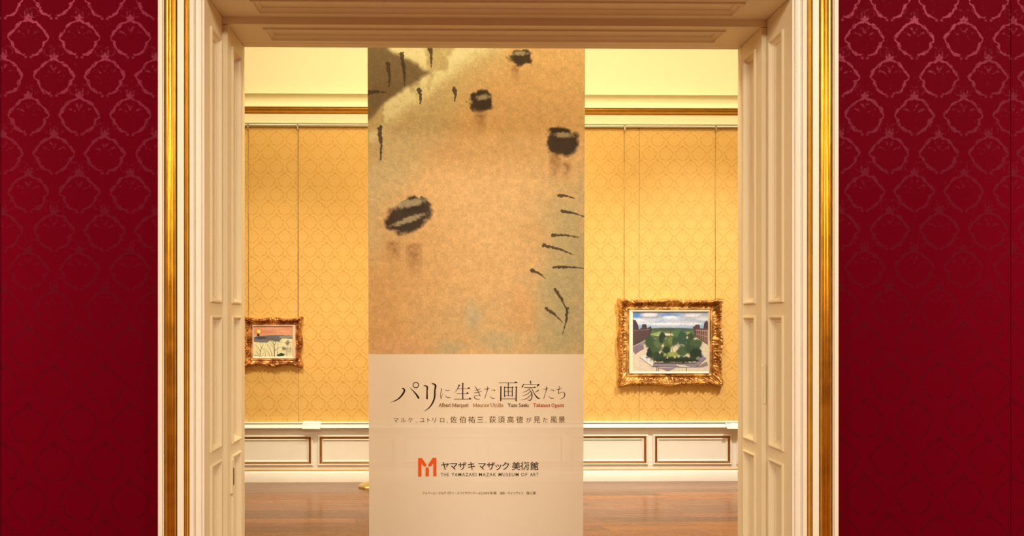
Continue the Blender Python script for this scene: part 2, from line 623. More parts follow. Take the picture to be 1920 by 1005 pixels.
cove = [(Z(183.8 + 19 * t), 0.055 - 0.040 * math.sin(math.pi * (0.08 + 0.60 * t)) + 0.012 * t) for t in np.linspace(0, 1, 13)]
cor = run_x('trim_1', [(Z(180.2), 0.0), (Z(180.2), 0.062), (Z(182.0), 0.066), (Z(183.0), 0.060)] + cove + [(Z(203.4), 0.062), (Z(206.2), 0.066), (Z(206.8), 0.0)],
            UPPER_WALL, FX0, FX1, 'cream coved cornice high on the gold gallery wall')
gb = [(Z(206.5), 0.05)] + [(Z(207 + 8 * t), 0.050 - 0.034 * t + 0.014 * math.sin(math.pi * t)) for t in np.linspace(0, 1, 9)] + [(Z(216.5), 0.012), (Z(217), 0.0)]
run_x('gilt_band', gb, GILT_CORNICE, FX0, FX1, parent=cor)
run_x('frieze_board', [(Z(216.6), 0.0), (Z(216.6), 0.014), (Z(231.3), 0.014), (Z(232), 0.020), (Z(233.5), 0.026), (Z(235.2), 0.022), (Z(235.8), 0.012), (Z(236.6), 0.0)], UPPER_WALL, FX0, FX1, parent=cor)
rail = run_x('trim_2', [(Z(236.9), 0.0), (Z(236.9), 0.022), (Z(238.2), 0.024), (Z(238.6), 0.016), (Z(239.2), 0.016), (Z(239.6), 0.024), (Z(240.8), 0.022), (Z(240.8), 0.0)], STEEL, FX0, FX1,
             'slim metal picture rail at the top of the gold damask')

# dado: chair rail, panelled field, base
dado = run_x('trim_3', [(Z(789.9), 0.0), (Z(789.9), 0.042), (Z(790.6), 0.046), (Z(791.5), 0.046), (Z(791.6), 0.020), (Z(792.9), 0.020), (Z(793.0), 0.036)] +
             [(Z(793.2 + 7 * t), 0.036 + 0.026 * math.sin(t * math.pi / 2)) for t in np.linspace(0.1, 1, 7)] +
             [(Z(800.4), 0.060), (Z(800.5), 0.022), (Z(802.0), 0.022), (Z(802.1), 0.046), (Z(803.9), 0.042), (Z(804.0), 0.016), (Z(805.6), 0.010), (Z(805.8), 0.0)],
             WAINSCOT, FX0, FX1, 'white chair rail along the gold gallery wall')
b = MB()
b.box(FX0, FX1, YB - 0.008, YB + 0.012, 0.0, Z(791))
field = struct(b.build('trim_4', WAINSCOT), 'white dado panelling below the gold damask', 'trim')
step_px = 156.8


def ring(b, x0, x1, z0, z1, prof, mi=0):
    """rectangular moulding on the gold wall; prof = [(inset, stand-off)]"""
    rows = []
    for i, w in prof:
        rows.append([(x0 + i, YB - w, z0 + i), (x1 - i, YB - w, z0 + i), (x1 - i, YB - w, z1 - i), (x0 + i, YB - w, z1 - i)])
    b.quadgrid(rows, closed_v=True, mi=mi)


for k in range(-14, 12):
    xa = at(1227 + step_px * k, 840, YB).x
    xc = at(1367.8 + step_px * k, 840, YB).x
    if xa < FX0 + 0.1 or xc > FX1 - 0.1:
        continue
    b = MB()
    ring(b, xa - 0.018, xc + 0.018, Z(870.8), Z(814.2), [(0, .008), (.001, .020), (.010, .024), (.018, .020)])
    ring(b, xa + 0.022, xc - 0.022, Z(864.6), Z(821.4), [(0, .016), (.008, .019), (.016, .012), (.018, .0085)])
    o = b.build('panel_moulding', WAINSCOT, field)
    b = MB()
    ring(b, xa, xc, Z(867.8), Z(816.4), [(0, .019), (.004, .024), (.010, .022), (.013, .015), (.019, .013), (.022, .016)])
    b.build('gilt_line', GILT_DULL, field)

run_x('baseboard_back', [(Z(879.6), 0.008), (Z(879.8), 0.018), (Z(880.6), 0.022), (Z(882.2), 0.030), (Z(883.2), 0.034), (0.008, 0.036), (0.0, 0.036)], WAINSCOT, FX0, FX1, 'tall white baseboard of the gold gallery')
run_x('gilt_line', [(Z(878.8), 0.008), (Z(878.9), 0.022), (Z(879.5), 0.025), (Z(880.2), 0.024)], GILT_CORNICE, FX0, FX1, parent=field)

# ------------------------------------------------------------------ doorway casing (architrave) of the red wall
CAS = [  # (px on the left jamb, stand-off, piece) from the opening outwards
    (383.3, 0.000, 'w'), (383.2, 0.010, 'w'), (379.4, 0.012, 'w'), (378.8, 0.009, 'w'), (378.2, 0.009, 'w'), (377.6, 0.014, 'w'),
    (372.0, 0.0175, 'w'), (367.5, 0.017, 'w'), (366.6, 0.014, 'w'), (366.0, 0.019, 'w'), (364.8, 0.020, 'w'), (364.2, 0.017, 'w'), (363.4, 0.022, 'w'), (356.2, 0.024, 'w'), (355.4, 0.021, 'w'),
    (355.0, 0.020, 'b'), (353.6, 0.021, 'b'), (352.0, 0.025, 'b'), (350.3, 0.030, 'b'), (348.6, 0.028, 'b'), (347.0, 0.021, 'b'), (345.2, 0.018, 'b'),
    (345.0, 0.018, 'f'), (344.6, 0.025, 'f'), (332.6, 0.025, 'f'), (332.0, 0.020, 'f'),
    (331.4, 0.019, 'g'), (330.4, 0.026, 'g'), (328.6, 0.033, 'g'), (326.4, 0.035, 'g'), (324.6, 0.031, 'g'), (322.8, 0.025, 'g'), (320.6, 0.023, 'g'), (318.2, 0.026, 'g'),
    (316.4, 0.034, 'g'), (314.2, 0.041, 'g'), (312.4, 0.041, 'g'), (310.6, 0.036, 'g'), (309.2, 0.030, 'g'), (308.0, 0.028, 'g'),
    (307.6, 0.028, 'k'), (307.2, 0.040, 'k'), (305.4, 0.041, 'k'), (304.8, 0.037, 'k'), (304.2, 0.043, 'k'), (296.8, 0.045, 'k'), (296.2, 0.042, 'k'), (296.0, 0.0, 'k')]


def casing(name, pieces, mat, parent=None):
    pr = [(XL - at(px, 350, Y0 - w).x, w) for px, w, c in CAS if c in pieces]
    b = MB()
    rows = []
    for u, w in pr:
        rows.append([(XL - u, Y0 - w, 0.0), (XL - u, Y0 - w, HEAD + u), (XR + u, Y0 - w, HEAD + u), (XR + u, Y0 - w, 0.0)])
    b.quadgrid(rows)
    return auto_smooth(b.build(name, mat, parent), 32)


arch = struct(casing('trim_5', 'w', IVORY), 'ivory and gilt moulded casing around the doorway', 'trim')
casing('casing_fascia', 'f', IVORY, arch)
casing('casing_outer_band', 'k', IVORY, arch)
casing('gilt_bead', 'b', GILT, arch)['label'] = 'narrow gilt bead'
casing('gilt_moulding', 'g', GILT, arch)['label'] = 'broad gilt moulding'

# ------------------------------------------------------------------ panelled door leaves folded into the reveal, and the lintel soffit
LIP = [(0.0, 0.0), (0.0, 0.007), (0.003, 0.009), (0.008, 0.009), (0.011, 0.006), (0.014, -0.002), (0.022, -0.010), (0.026, -0.011), (0.027, -0.016), (0.031, -0.017)]


def board(mapf, a0, a1, b0, b1, pa, pbs, thick):
    """frame-and-panel board: a, b in its plane, d towards the opening"""
    m = MB()
    A = [a0, pa[0], pa[1], a1]
    B = [b0] + [v for p in pbs for v in p] + [b1]
    for i in range(3):
        for j in range(len(B) - 1):
            if i == 1 and j % 2 == 1:
                continue
            m.quadgrid([[mapf(A[i], B[j], 0), mapf(A[i + 1], B[j], 0)], [mapf(A[i], B[j + 1], 0), mapf(A[i + 1], B[j + 1], 0)]])
    for p in pbs:
        i = LIP[-1][0]
        d = LIP[-1][1]
        m.face([mapf(pa[0] + i, p[0] + i, d), mapf(pa[1] - i, p[0] + i, d), mapf(pa[1] - i, p[1] - i, d), mapf(pa[0] + i, p[1] - i, d)])
    rim = [(a0, b0), (a1, b0), (a1, b1), (a0, b1)]
    m.quadgrid([[mapf(a, c, 0) for a, c in rim], [mapf(a, c, -thick) for a, c in rim]], closed_v=True)
    m.face([mapf(a, c, -thick) for a, c in rim])
    return m


def lips(mapf, pa, pbs, mat, parent):
    for p in pbs:
        m = MB()
        rows = []
        for i, d in LIP:
            rows.append([mapf(pa[0] + i, p[0] + i, d), mapf(pa[1] - i, p[0] + i, d), mapf(pa[1] - i, p[1] - i, d), mapf(pa[0] + i, p[1] - i, d)])
        m.quadgrid(rows, closed_v=True)
        m.build('panel_moulding', mat, parent)


PANELS = [(0.16, 0.905), (0.958, 1.530), (1.586, 2.735)]


def leaf(name, side, x, ya, yb, ztop, label, thick=0.045):
    s = 1 if side == 'L' else -1
    f = lambda a, c, d: (x + s * d, a, c)
    w = yb - ya
    pa = (ya + 0.068 * w / 0.22 * 0.95, yb - 0.028) if ya < Y1 - 0.02 else (ya + 0.058, yb - 0.026)
    pbs = PANELS
    o = board(f, ya, yb, 0.004, ztop - 0.003, pa, pbs, thick).build(name, LEAF_PAINT)
    struct(o, label, 'door')
    lips(f, pa, pbs, LEAF_PAINT, o)
    return o


leaf('door_1', 'L', XL, Y0 + 0.001, Y1 - 0.001, ZS1, 'cream panelled leaf in the left reveal, nearer the viewer')
d2 = leaf('door_2', 'L', XL + STEP, Y1 + 0.001, Y2, ZS2, 'cream panelled leaf in the left reveal, farther, with a lock slot')
d4 = leaf('door_4', 'R', XR, Y0 + 0.001, Y1 - 0.003, ZS1, 'cream panelled leaf in the right reveal, nearer the viewer')
d3 = leaf('door_3', 'R', XR - STEP, Y1 + 0.003, Y2, ZS2, 'cream panelled leaf in the right reveal, farther, with a flush finger pull')


def obround(cx, cz, w, h, n=10):
    r = w / 2
    out = []
    for k in range(n + 1):
        t = math.pi * k / n
        out.append((cx + r * math.cos(t), cz + h / 2 - r + r * math.sin(t)))
    for k in range(n + 1):
        t = math.pi + math.pi * k / n
        out.append((cx + r * math.cos(t), cz - h / 2 + r + r * math.sin(t)))
    return out


# flush pull on the edge of the far right leaf: a rim, a cup and its floor standing just proud of the edge
pc = at(1429.2, 720, Y1)
px_, pz_ = XR - STEP * 0.50, pc.z
hp = at(1429, 683, Y1).z - at(1429, 758, Y1).z
m = MB()
rows = []
for grow, dy in ((0.0, 0.0), (-0.001, -0.0035), (-0.0030, -0.0038), (-0.0040, -0.0005)):
    rows.append([(p[0], Y1 + 0.003 + dy, p[1]) for p in obround(px_, pz_, 0.0150 + 2 * grow, hp + 2 * grow)])
m.quadgrid(rows, closed_v=True)
m.face(rows[-1])
auto_smooth(m.build('flush_pull', LEAF_PAINT, d3), 50)['label'] = 'recessed upright finger pull'
# lock plate with a slot on the far left leaf
y_l = 3.345
zc = 0.5 * (at(437, 878, y_l).z + at(437, 909, y_l).z)
m = MB()
m.box(XL + STEP - 0.002, XL + STEP + 0.0105, y_l - 0.012, y_l + 0.018, zc - 0.075, zc + 0.075)
lp = m.build('lock_plate', LEAF_PAINT, d2)
m = MB()
m.box(XL + STEP + 0.0100, XL + STEP + 0.0112, y_l - 0.003, y_l + 0.011, zc - 0.038, zc + 0.038)
m.build('lock_slot', DARK, lp)['label'] = 'dark upright slot'

for nm, x0, s in (('trim_6', XL + STEP, 1), ('trim_7', XR - STEP, -1)):
    m = MB()
    a, c = sorted((x0 - s * 0.05, x0))
    m.box(a, c, Y2 + 0.003, Y3 + 0.012, 0, ZS2 - 0.003)
    a, c = sorted((x0 - s * 0.05, x0 - s * 0.004))
    m.box(a, c, Y2, Y2 + 0.003, 0, ZS2 - 0.003)
    struct(m.build(nm, LEAF_PAINT), 'slim cream edge strip closing the %s reveal' % ('left' if s > 0 else 'right'), 'trim')

for nm, z, ya, yb, pa, lab in (('trim_8', ZS1, Y0 + 0.001, Y1, 0.062, 'cream panelled soffit of the lintel, front half'), ('trim_9', ZS2, Y1 + 0.001, Y2, 0.042, 'cream panelled soffit of the lintel, back half')):
    f = lambda a, c, d, z=z: (c, a, z - d)
    pav = (ya + pa, yb - 0.042)
    xin = 0.165
    pbs = [(XL + xin, XR - xin)]
    o = struct(board(f, ya, yb, XL - 0.03, XR + 0.03, pav, pbs, 0.045).build(nm, SOFFIT_PAINT), lab, 'trim')
    lips(f, pav, pbs, SOFFIT_PAINT, o)
m = MB()
m.box(XL - 0.03, XR + 0.03, Y2 + 0.003, Y3 + 0.012, ZS2, ZS2 + 0.05)
m.box(XL - 0.03, XR + 0.03, Y2, Y2 + 0.003, ZS2 + 0.004, ZS2 + 0.05)
struct(m.build('trim_10', SOFFIT_PAINT), 'slim cream edge strip closing the lintel', 'trim')

# ------------------------------------------------------------------ painter: pictures as coloured grids


def vnoise(h, w, cell, seed):
    r = np.random.default_rng(seed)
    gh, gw = int(h / cell) + 3, int(w / cell) + 3
    gr = r.random((gh, gw))
    yy, xx = np.mgrid[0:h, 0:w] / cell
    y0, x0 = yy.astype(int), xx.astype(int)
    fy, fx = yy - y0, xx - x0
    fy, fx = fy * fy * (3 - 2 * fy), fx * fx * (3 - 2 * fx)
    return (gr[y0, x0] * (1 - fy) + gr[y0 + 1, x0] * fy) * (1 - fx) + (gr[y0, x0 + 1] * (1 - fy) + gr[y0 + 1, x0 + 1] * fy) * fx


def fbm(h, w, cell, seed, octv=4):
    s, a, tot = np.zeros((h, w)), 1.0, 0.0
    for o in range(octv):
        s += a * vnoise(h, w, max(cell / 2 ** o, 1.2), seed + o)
        tot += a
        a *= 0.55
    return s / tot


class Pic:
    def __init__(self, w, h, base, seed):
        self.w, self.h, self.seed = w, h, seed
        self.a = np.ones((h, w, 3)) * np.array(base, float)
        self.yy, self.xx = np.mgrid[0:h, 0:w].astype(float)

    def put(self, mask, col, alpha=1.0):
        k = np.clip(mask, 0, 1)[..., None] * alpha
        self.a = self.a * (1 - k) + np.array(col, float) * k

    def blob(self, cx, cy, rx, ry, col, alpha=1.0, soft=0.5, rough=0.0, ang=0.0, seed=0):
        ca, sa = math.cos(math.radians(ang)), math.sin(math.radians(ang))
        dx, dy = self.xx - cx, self.yy - cy
        u, v = (dx * ca + dy * sa) / rx, (-dx * sa + dy * ca) / ry
        d = np.sqrt(u * u + v * v)
        if rough:
            d = d + rough * (fbm(self.h, self.w, max(3, min(rx, ry) * 0.7), self.seed + seed) - 0.5) * 2
        self.put(np.clip((1 - d) / soft + 0.5, 0, 1), col, alpha)

    def poly(self, pts, col, alpha=1.0):
        n = len(pts)
        m = np.zeros((self.h, self.w), bool)
        for i in range(n):
            (x0, y0), (x1, y1) = pts[i], pts[(i + 1) % n]
            if y0 == y1:
                continue
            c = ((self.yy >= min(y0, y1)) & (self.yy < max(y0, y1)))
            m ^= c & (self.xx < x0 + (self.yy - y0) * (x1 - x0) / (y1 - y0))
        self.put(m.astype(float), col, alpha)

    def stroke(self, pts, width, col, alpha=1.0, taper=False, rough=0.0, seed=0):
        best = np.full((self.h, self.w), 9.0)
        n = len(pts) - 1
        for i in range(n):
            (x0, y0), (x1, y1) = pts[i], pts[i + 1]
            L = (x1 - x0) ** 2 + (y1 - y0) ** 2 + 1e-9
            t = np.clip(((self.xx - x0) * (x1 - x0) + (self.yy - y0) * (y1 - y0)) / L, 0, 1)
            d = np.hypot(self.xx - x0 - t * (x1 - x0), self.yy - y0 - t * (y1 - y0))
            wv = width * (1 - 0.75 * (i + t) / n) if taper else width
            best = np.minimum(best, d / (wv / 2))
        if rough:
            best = best + rough * (fbm(self.h, self.w, 4, self.seed + seed, 2) - 0.5) * 2
        soft = min(1.0, 1.2 / width)
        self.put(np.clip((1 - best) / soft + 0.5, 0, 1), col, alpha)

    def sheet(self, name, corner, mat, parent=None, gain=(1, 1, 1)):
        """corner(s, t): s across 0..1, t down 0..1 -> point. One vertex per dab of colour."""
        w, h = self.w, self.h
        lin = np.clip(self.a, 0, 255) / 255.0
        lin = np.where(lin <= 0.04045, lin / 12.92, ((lin + 0.055) / 1.055) ** 2.4)
        lin = np.clip(lin * np.array(gain), 0, 0.92)
        p00, p10, p01, p11 = (np.array(corner(s, t)) for s, t in ((0, 0), (1, 0), (0, 1), (1, 1)))
        s = np.linspace(0, 1, w)[None, :, None]
        t = np.linspace(0, 1, h)[:, None, None]
        V = (p00 * (1 - s) + p10 * s) * (1 - t) + (p01 * (1 - s) + p11 * s) * t
        V = V.reshape(-1, 3)
        i = np.arange(h - 1)[:, None] * w + np.arange(w - 1)[None, :]
        Fc = np.stack([i, i + w, i + w + 1, i + 1], -1).reshape(-1, 4)
        me = bpy.data.meshes.new(name)
        me.from_pydata(V.tolist(), [], Fc.tolist())
        at_ = me.color_attributes.new('print', 'FLOAT_COLOR', 'POINT')
        c = np.ones((w * h, 4), np.float32)
        c[:, :3] = lin.reshape(-1, 3)
        at_.data.foreach_set('color', c.ravel())
        return link(name, me, mat, parent)


# ------------------------------------------------------------------ the tall banner
BY_T, BY_B = 4.120, 4.198      # depth at pixel heights 88 and 1005: it leans back a little towards its foot
_zt, _zbm = at(893, 88, BY_T).z, at(893, 1005, BY_B).z
SL = (BY_B - BY_T) / (_zbm - _zt)


def bpt(px, py, off=0.0):
    """point of the banner plane seen at a pixel; off = millimetres proud of it, towards the doorway"""
    Y = BY_T
    for _ in range(12):
        p = at(px, py, Y)
        Y = BY_T + SL * (p.z - _zt)
    p = at(px, py, Y)
    return p + Vector((0, -off, 0))


def edge(z, right):
    """x of the banner's side at height z"""
    a, c = (bpt(1097.2, 88), bpt(1093.2, 1005)) if right else (bpt(689.2, 88), bpt(692.2, 1005))
    return a.x + (c.x - a.x) * (z - a.z) / (c.z - a.z)


def bz(z):
    return BY_T + SL * (z - _zt)


Z_PIC = bpt(893, 664).z
Z_TOP, Z_FOOT = 3.42, 0.03
banner = empty('hanging_banner', (bpt(893, 700).x, bz(0.0), 0.0))
tag(banner, 'tall narrow exhibition banner with picture above and Japanese title below, hanging behind the doorway', 'banner')
m = MB()
nz = 40
rows = []
for i in range(nz + 1):
    z = Z_FOOT + (Z_PIC - Z_FOOT) * i / nz
    rows.append([(edge(z, 0) + (edge(z, 1) - edge(z, 0)) * k / 12, bz(z), z) for k in range(13)])
m.quadgrid(rows)
keep(m.build('banner_cloth', CLOTH, None, True), banner)
m = MB()
m.tube([(edge(Z_FOOT, 0), bz(Z_FOOT), Z_FOOT), (edge(Z_FOOT, 1), bz(Z_FOOT), Z_FOOT)], 0.014, 12)
keep(m.build('bottom_bar', STEEL), banner)
m = MB()
m.tube([(edge(Z_TOP, 0) - .02, bz(Z_TOP), Z_TOP), (edge(Z_TOP, 1) + .02, bz(Z_TOP), Z_TOP)], 0.016, 12)
keep(m.build('top_bar', STEEL), banner)
for s in (0.12, 0.88):
    m = MB()
    x = edge(Z_TOP, 0) * (1 - s) + edge(Z_TOP, 1) * s
    m.tube([(x, bz(Z_TOP), Z_TOP), (x, bz(Z_TOP), FCEIL)], 0.003, 6)
    keep(m.build('hanging_cord', STEEL), banner)

# printed picture: a loose wash in tan, cream and grey-green with dark brush dabs
W, H = 408, 684
TOPY = 664 - H + 0.0                # pixel row of the top of the sheet


def PX(x):
    return x - 689.0


def PY(y):
    return y - TOPY


pic = Pic(W, H, (228, 168, 102), 31)
n1, n2, n3 = fbm(H, W, 120, 1), fbm(H, W, 46, 5), fbm(H, W, 7, 9, 3)
X01, Y01 = pic.xx / W, pic.yy / H


def sm(x, a, c):
    t = np.clip((x - a) / (c - a), 0, 1)
    return t * t * (3 - 2 * t)


Yv = (pic.yy - PY(86)) / 578.0
pic.put(sm(Yv + 0.25 * n1, 0.45, 1.05) * sm(1 - X01, 0.2, 0.9), (226, 160, 90), 0.9)
pic.put(sm(X01 + 0.35 * (n1 - .5), 0.62, 0.98) * sm(Yv, 0.30, 0.60), (194, 162, 106), 0.95)
pic.put(sm(0.74 - X01 - 0.95 * Yv + 0.26 * (n1 - .5), 0.0, 0.30), (210, 172, 112), 0.85)
pic.put(sm(0.60 - X01 * 0.9 - 1.75 * Yv + 0.16 * (n2 - .5), 0.0, 0.16), (250, 218, 152), 0.95)
pic.put(sm(n2, 0.50, 0.66) * sm(0.52 - np.abs(X01 + 1.5 * Yv - 0.42) * 2.2, 0, 0.3), (186, 146, 88), 0.7)
pic.put(sm(0.30 - X01 - np.abs(Yv - 0.085) * 2.0 + 0.10 * (n2 - .5), 0.00, 0.05), (118, 86, 54), 0.9)
pic.put(sm(n2, 0.54, 0.72) * sm(Yv, 0.1, 0.4), (234, 172, 104), 0.4)
for cx, cy, rx, ry, col, al in ((975, 590, 26, 44, (230, 160, 92), .7), (880, 600, 90, 40, (206, 160, 100), .5), (885, 590, 14, 22, (190, 162, 118), .6), (930, 640, 40, 20, (190, 160, 108), .6),
                                (840, 652, 30, 14, (186, 158, 108), .6), (745, 650, 55, 16, (226, 160, 100), .7), (1000, 430, 26, 20, (224, 164, 96), .6), (950, 440, 20, 26, (224, 166, 98), .5), (790, 520, 90, 70, (222, 162, 96), .35), (1060, 560, 40, 100, (190, 160, 106), .5)):
    pic.blob(PX(cx), PY(cy), rx, ry, col, al, 1.1, 0.4, 0, int(cx))
dab = (66, 48, 34)
dabs = [  # x, y, length, width, angle
    (762, 404, 84, 44, -20), (776, 380, 56, 22, -8), (1052, 266, 60, 40, -8), (1050, 246, 40, 18, 4), (903, 187, 46, 30, -10), (975, 106, 44, 22, -4)]
for i, (x, y, L, wd, an) in enumerate(dabs):
    pic.blob(PX(x), PY(y), L / 2, wd * 0.62, dab, 0.95, 0.28, 0.45, an, 11 + i * 3)
for x, y, rx, ry, an in ((768, 378, 26, 7, -10), (764, 410, 30, 5, -20), (1056, 250, 18, 5, 0), (905, 180, 13, 5, -8), (975, 98, 14, 4, 0)):
    pic.blob(PX(x), PY(y), rx, ry, (202, 168, 116), 0.75, 0.7, 0.6, an, int(x))
for i, (x, y, L, wd) in enumerate(((735, 450, 55, 30), (775, 455, 80, 34), (1040, 285, 70, 26), (1062, 300, 50, 22), (900, 205, 50, 26), (965, 122, 34, 20))):
    drip = np.clip(1 - np.abs(pic.xx - PX(x)) / (wd / 2), 0, 1) ** .6 * sm(pic.yy, PY(y) - 6, PY(y) + 6) * (1 - sm(pic.yy, PY(y), PY(y + L)))
    pic.put(drip * (0.35 + 0.9 * vnoise(H, W, 5, 70 + i)), (150, 96, 52), 0.75)
for i, (x, y, L, an) in enumerate(((712, 268, 60, 88), (786, 180, 26, 84), (851, 177, 22, 88), (755, 130, 60, 85), (728, 140, 44, 88), (706, 172, 34, 0), (806, 104, 40, 86),
                                   (1062, 366, 30, 10), (1075, 398, 44, 14), (1060, 440, 50, 4), (1048, 466, 60, 18), (1070, 500, 64, 2), (1010, 512, 30, 30), (1052, 560, 44, 60), (1040, 590, 40, 40), (1060, 600, 50, 100))):
    ca, sa = math.cos(math.radians(an)), math.sin(math.radians(an))
    pic.stroke([(PX(x - L / 2 * ca), PY(y - L / 2 * sa)), (PX(x) + 2 * sa, PY(y) - 2 * ca), (PX(x + L / 2 * ca), PY(y + L / 2 * sa))], 8 if i < 7 else 6, (72, 52, 34), 0.82, True, 0.8, 40 + i)
pic.a *= (0.93 + 0.14 * n3)[..., None]
pic.a *= (0.93 + 0.14 * RNG.random((H, W)))[..., None]


def pic_corner(s, t):
    zt_ = bpt(893, TOPY).z
    z = zt_ + (Z_PIC - zt_) * t
    x = edge(z, 0) + (edge(z, 1) - edge(z, 0)) * s
    return (x, bz(z), z)


# the picture sheet runs up to the bar; its top strip is hidden behind the lintel from the doorway
_zt_pic = bpt(893, TOPY).z
Z_TOP = _zt_pic
keep(pic.sheet('printed_picture', pic_corner, PRINT_CLOTH, None, (0.96, 1.36, 2.1)), banner)['label'] = 'loosely brushed tan and cream picture'
for o in banner.children:
    if o.name.startswith('top_bar') or o.name.startswith('hanging_cord'):
        o.location.z += _zt_pic - 3.42 if o.name.startswith('top_bar') else 0.0
        if o.name.startswith('hanging_cord'):
            for v in o.data.vertices:
                if v.co.z < 4.0:
                    v.co.z = _zt_pic


# ---- lettering
def glyph_mesh(strings, weight=0.0):
    """strings = [(text, x0, x1, y0, y1)] in pixels of the banner; outlines set into that box (x1 None: keep proportions, x0 is the centre)"""
    mb = MB()
    for s_, x0, x1, y0, y1, *ex in strings:
        c = bpy.data.curves.new('glyph', 'FONT')
        c.body = s_
        c.resolution_u = 3
        c.offset = 0.002 if s_.isascii() else weight
        if ex:
            c.space_character = ex[0]
        o = bpy.data.objects.new('glyph', c)
        COL.objects.link(o)
        bpy.context.view_layer.update()
        me = bpy.data.meshes.new_from_object(o.evaluated_get(bpy.context.evaluated_depsgraph_get()))
        co = np.array([v.co[:] for v in me.vertices])
        lo, hi = co.min(0), co.max(0)
        if x1 is None:
            k = (y1 - y0) / 1.0                     # em height to pixels
            X = x0 + (co[:, 0] - 0.5 * (lo[0] + hi[0])) * k
            Yp = y1 - (co[:, 1] + 0.10) * k
        else:
            X = x0 + (co[:, 0] - lo[0]) / (hi[0] - lo[0]) * (x1 - x0)
            Yp = y1 - (co[:, 1] - lo[1]) / (hi[1] - lo[1]) * (y1 - y0)
        base = len(mb.v)
        mb.v += [tuple(bpt(a, d, 0.0012)) for a, d in zip(X, Yp)]
        for p in me.polygons:
            mb.f.append(tuple(base + i for i in p.vertices))
            mb.mi.append(0)
        bpy.data.objects.remove(o)
        bpy.data.curves.remove(c)
        bpy.data.meshes.remove(me)
    return mb


LAY = [0.0012]


def lay():
    LAY[0] += 0.000006
    return LAY[0]


def catmull(pts, n=10):
    out = []
    P = [np.array(p, float) for p in pts]
    if len(P) == 2:
        return [P[0], P[1]]
    for i in range(len(P) - 1):
        p0, p1, p2, p3 = P[max(i - 1, 0)], P[i], P[i + 1], P[min(i + 2, len(P) - 1)]
        for k in range(n):
            t = k / n
            out.append(0.5 * ((2 * p1) + (-p0 + p2) * t + (2 * p0 - 5 * p1 + 4 * p2 - p3) * t * t + (-p0 + 3 * p1 - 3 * p2 + p3) * t ** 3))
    out.append(P[-1])
    return out


def brush(mb, pts, conv, round_end=True):
    """one pen stroke: pts = (x, y, width) in zoomed pixels"""
    c = catmull(pts)
    lv = lay()
    L, R = [], []
    for i, p in enumerate(c):
        d = c[min(i + 1, len(c) - 1)][:2] - c[max(i - 1, 0)][:2]
        d = d / (np.hypot(*d) + 1e-9)
        nrm = np.array((-d[1], d[0])) * max(p[2], 1.0) / 2
        L.append(p[:2] + nrm)
        R.append(p[:2] - nrm)
    rows = [[bpt(*conv(*l), lv), bpt(*conv(*r), lv)] for l, r in zip(L, R)]
    mb.quadgrid(rows)
    if round_end:
        for p in (c[0], c[-1]):
            if p[2] > 7:
                lv = lay()
                mb.face([bpt(*conv(p[0] + p[2] / 2 * math.cos(a), p[1] + p[2] / 2 * math.sin(a)), lv) for a in np.linspace(0, 2 * math.pi, 13)[:-1]])


def tri(mb, pts, conv):
    lv = lay()
    mb.face([bpt(*conv(*p), lv) for p in pts])


ZK = 1645 / 180.0
c1 = lambda x, y: (720 + x / ZK, 700 + y / ZK)
c2 = lambda x, y: (900 + x / ZK, 700 + y / ZK)
t = MB()
for s_ in ([(302, 256, 10), (332, 262, 24), (350, 292, 30), (328, 345, 30), (262, 424, 24), (182, 474, 14), (112, 498, 3)],
           [(440, 240, 3), (490, 290, 14), (545, 350, 24), (580, 400, 32), (594, 424, 28)],
           [(682, 213, 10), (715, 214, 20), (742, 238, 28), (738, 300, 22), (738, 400, 26), (738, 432, 26)],
           [(818, 172, 10), (850, 182, 22), (884, 212, 32), (872, 290, 26), (868, 400, 28), (840, 490, 26), (790, 570, 20), (725, 628, 10), (680, 648, 3)],
           [(976, 255, 6), (990, 275, 12), (972, 340, 9), (972, 400, 11), (984, 435, 9)], [(984, 435, 6), (1006, 340, 3)],
           [(1050, 283, 8), (1085, 297, 9), (1122, 288, 9)], [(1045, 370, 4), (1065, 400, 9), (1100, 418, 12), (1140, 408, 8)],
           [(1350, 172, 20), (1350, 300, 18), (1350, 440, 18)], [(1288, 202, 20), (1262, 262, 13), (1210, 340, 3)],
           [(1265, 262, 7), (1470, 262, 7)], [(1245, 345, 7), (1450, 345, 7)], [(1205, 440, 9), (1495, 440, 9)],
           [(1545, 290, 6), (1600, 285, 9), (1655, 262, 6)], [(1540, 335, 6), (1600, 330, 9), (1672, 305, 7)],
           [(1555, 220, 6), (1590, 270, 11), (1650, 385, 9)], [(1650, 385, 7), (1600, 375, 5), (1555, 388, 8), (1550, 415, 10), (1585, 440, 10), (1640, 442, 7)]):
    brush(t, s_, c1)
t.quadgrid([[bpt(*c1(546 + r * math.cos(a), 200 + r * math.sin(a)), 0.0012) for a in np.linspace(0, 2 * math.pi, 33)[:-1]] for r in (40, 54)], closed_v=True)
for p in ([(1425, 262), (1453, 234), (1478, 263)], [(1405, 345), (1430, 318), (1455, 346)], [(1445, 441), (1474, 412), (1498, 442)], [(1330, 165), (1372, 180), (1345, 190)], [(1276, 190), (1310, 205), (1280, 215)]):
    tri(t, p, c1)
ta = [[(70, 270, 6), (110, 270, 9), (160, 255, 8)], [(122, 226, 9), (132, 262, 12), (105, 350, 8), (82, 432, 9)], [(190, 290, 4), (225, 283, 8), (257, 292, 11), (238, 304, 4)], [(170, 385, 4), (190, 415, 8), (220, 430, 11), (255, 425, 6)]]
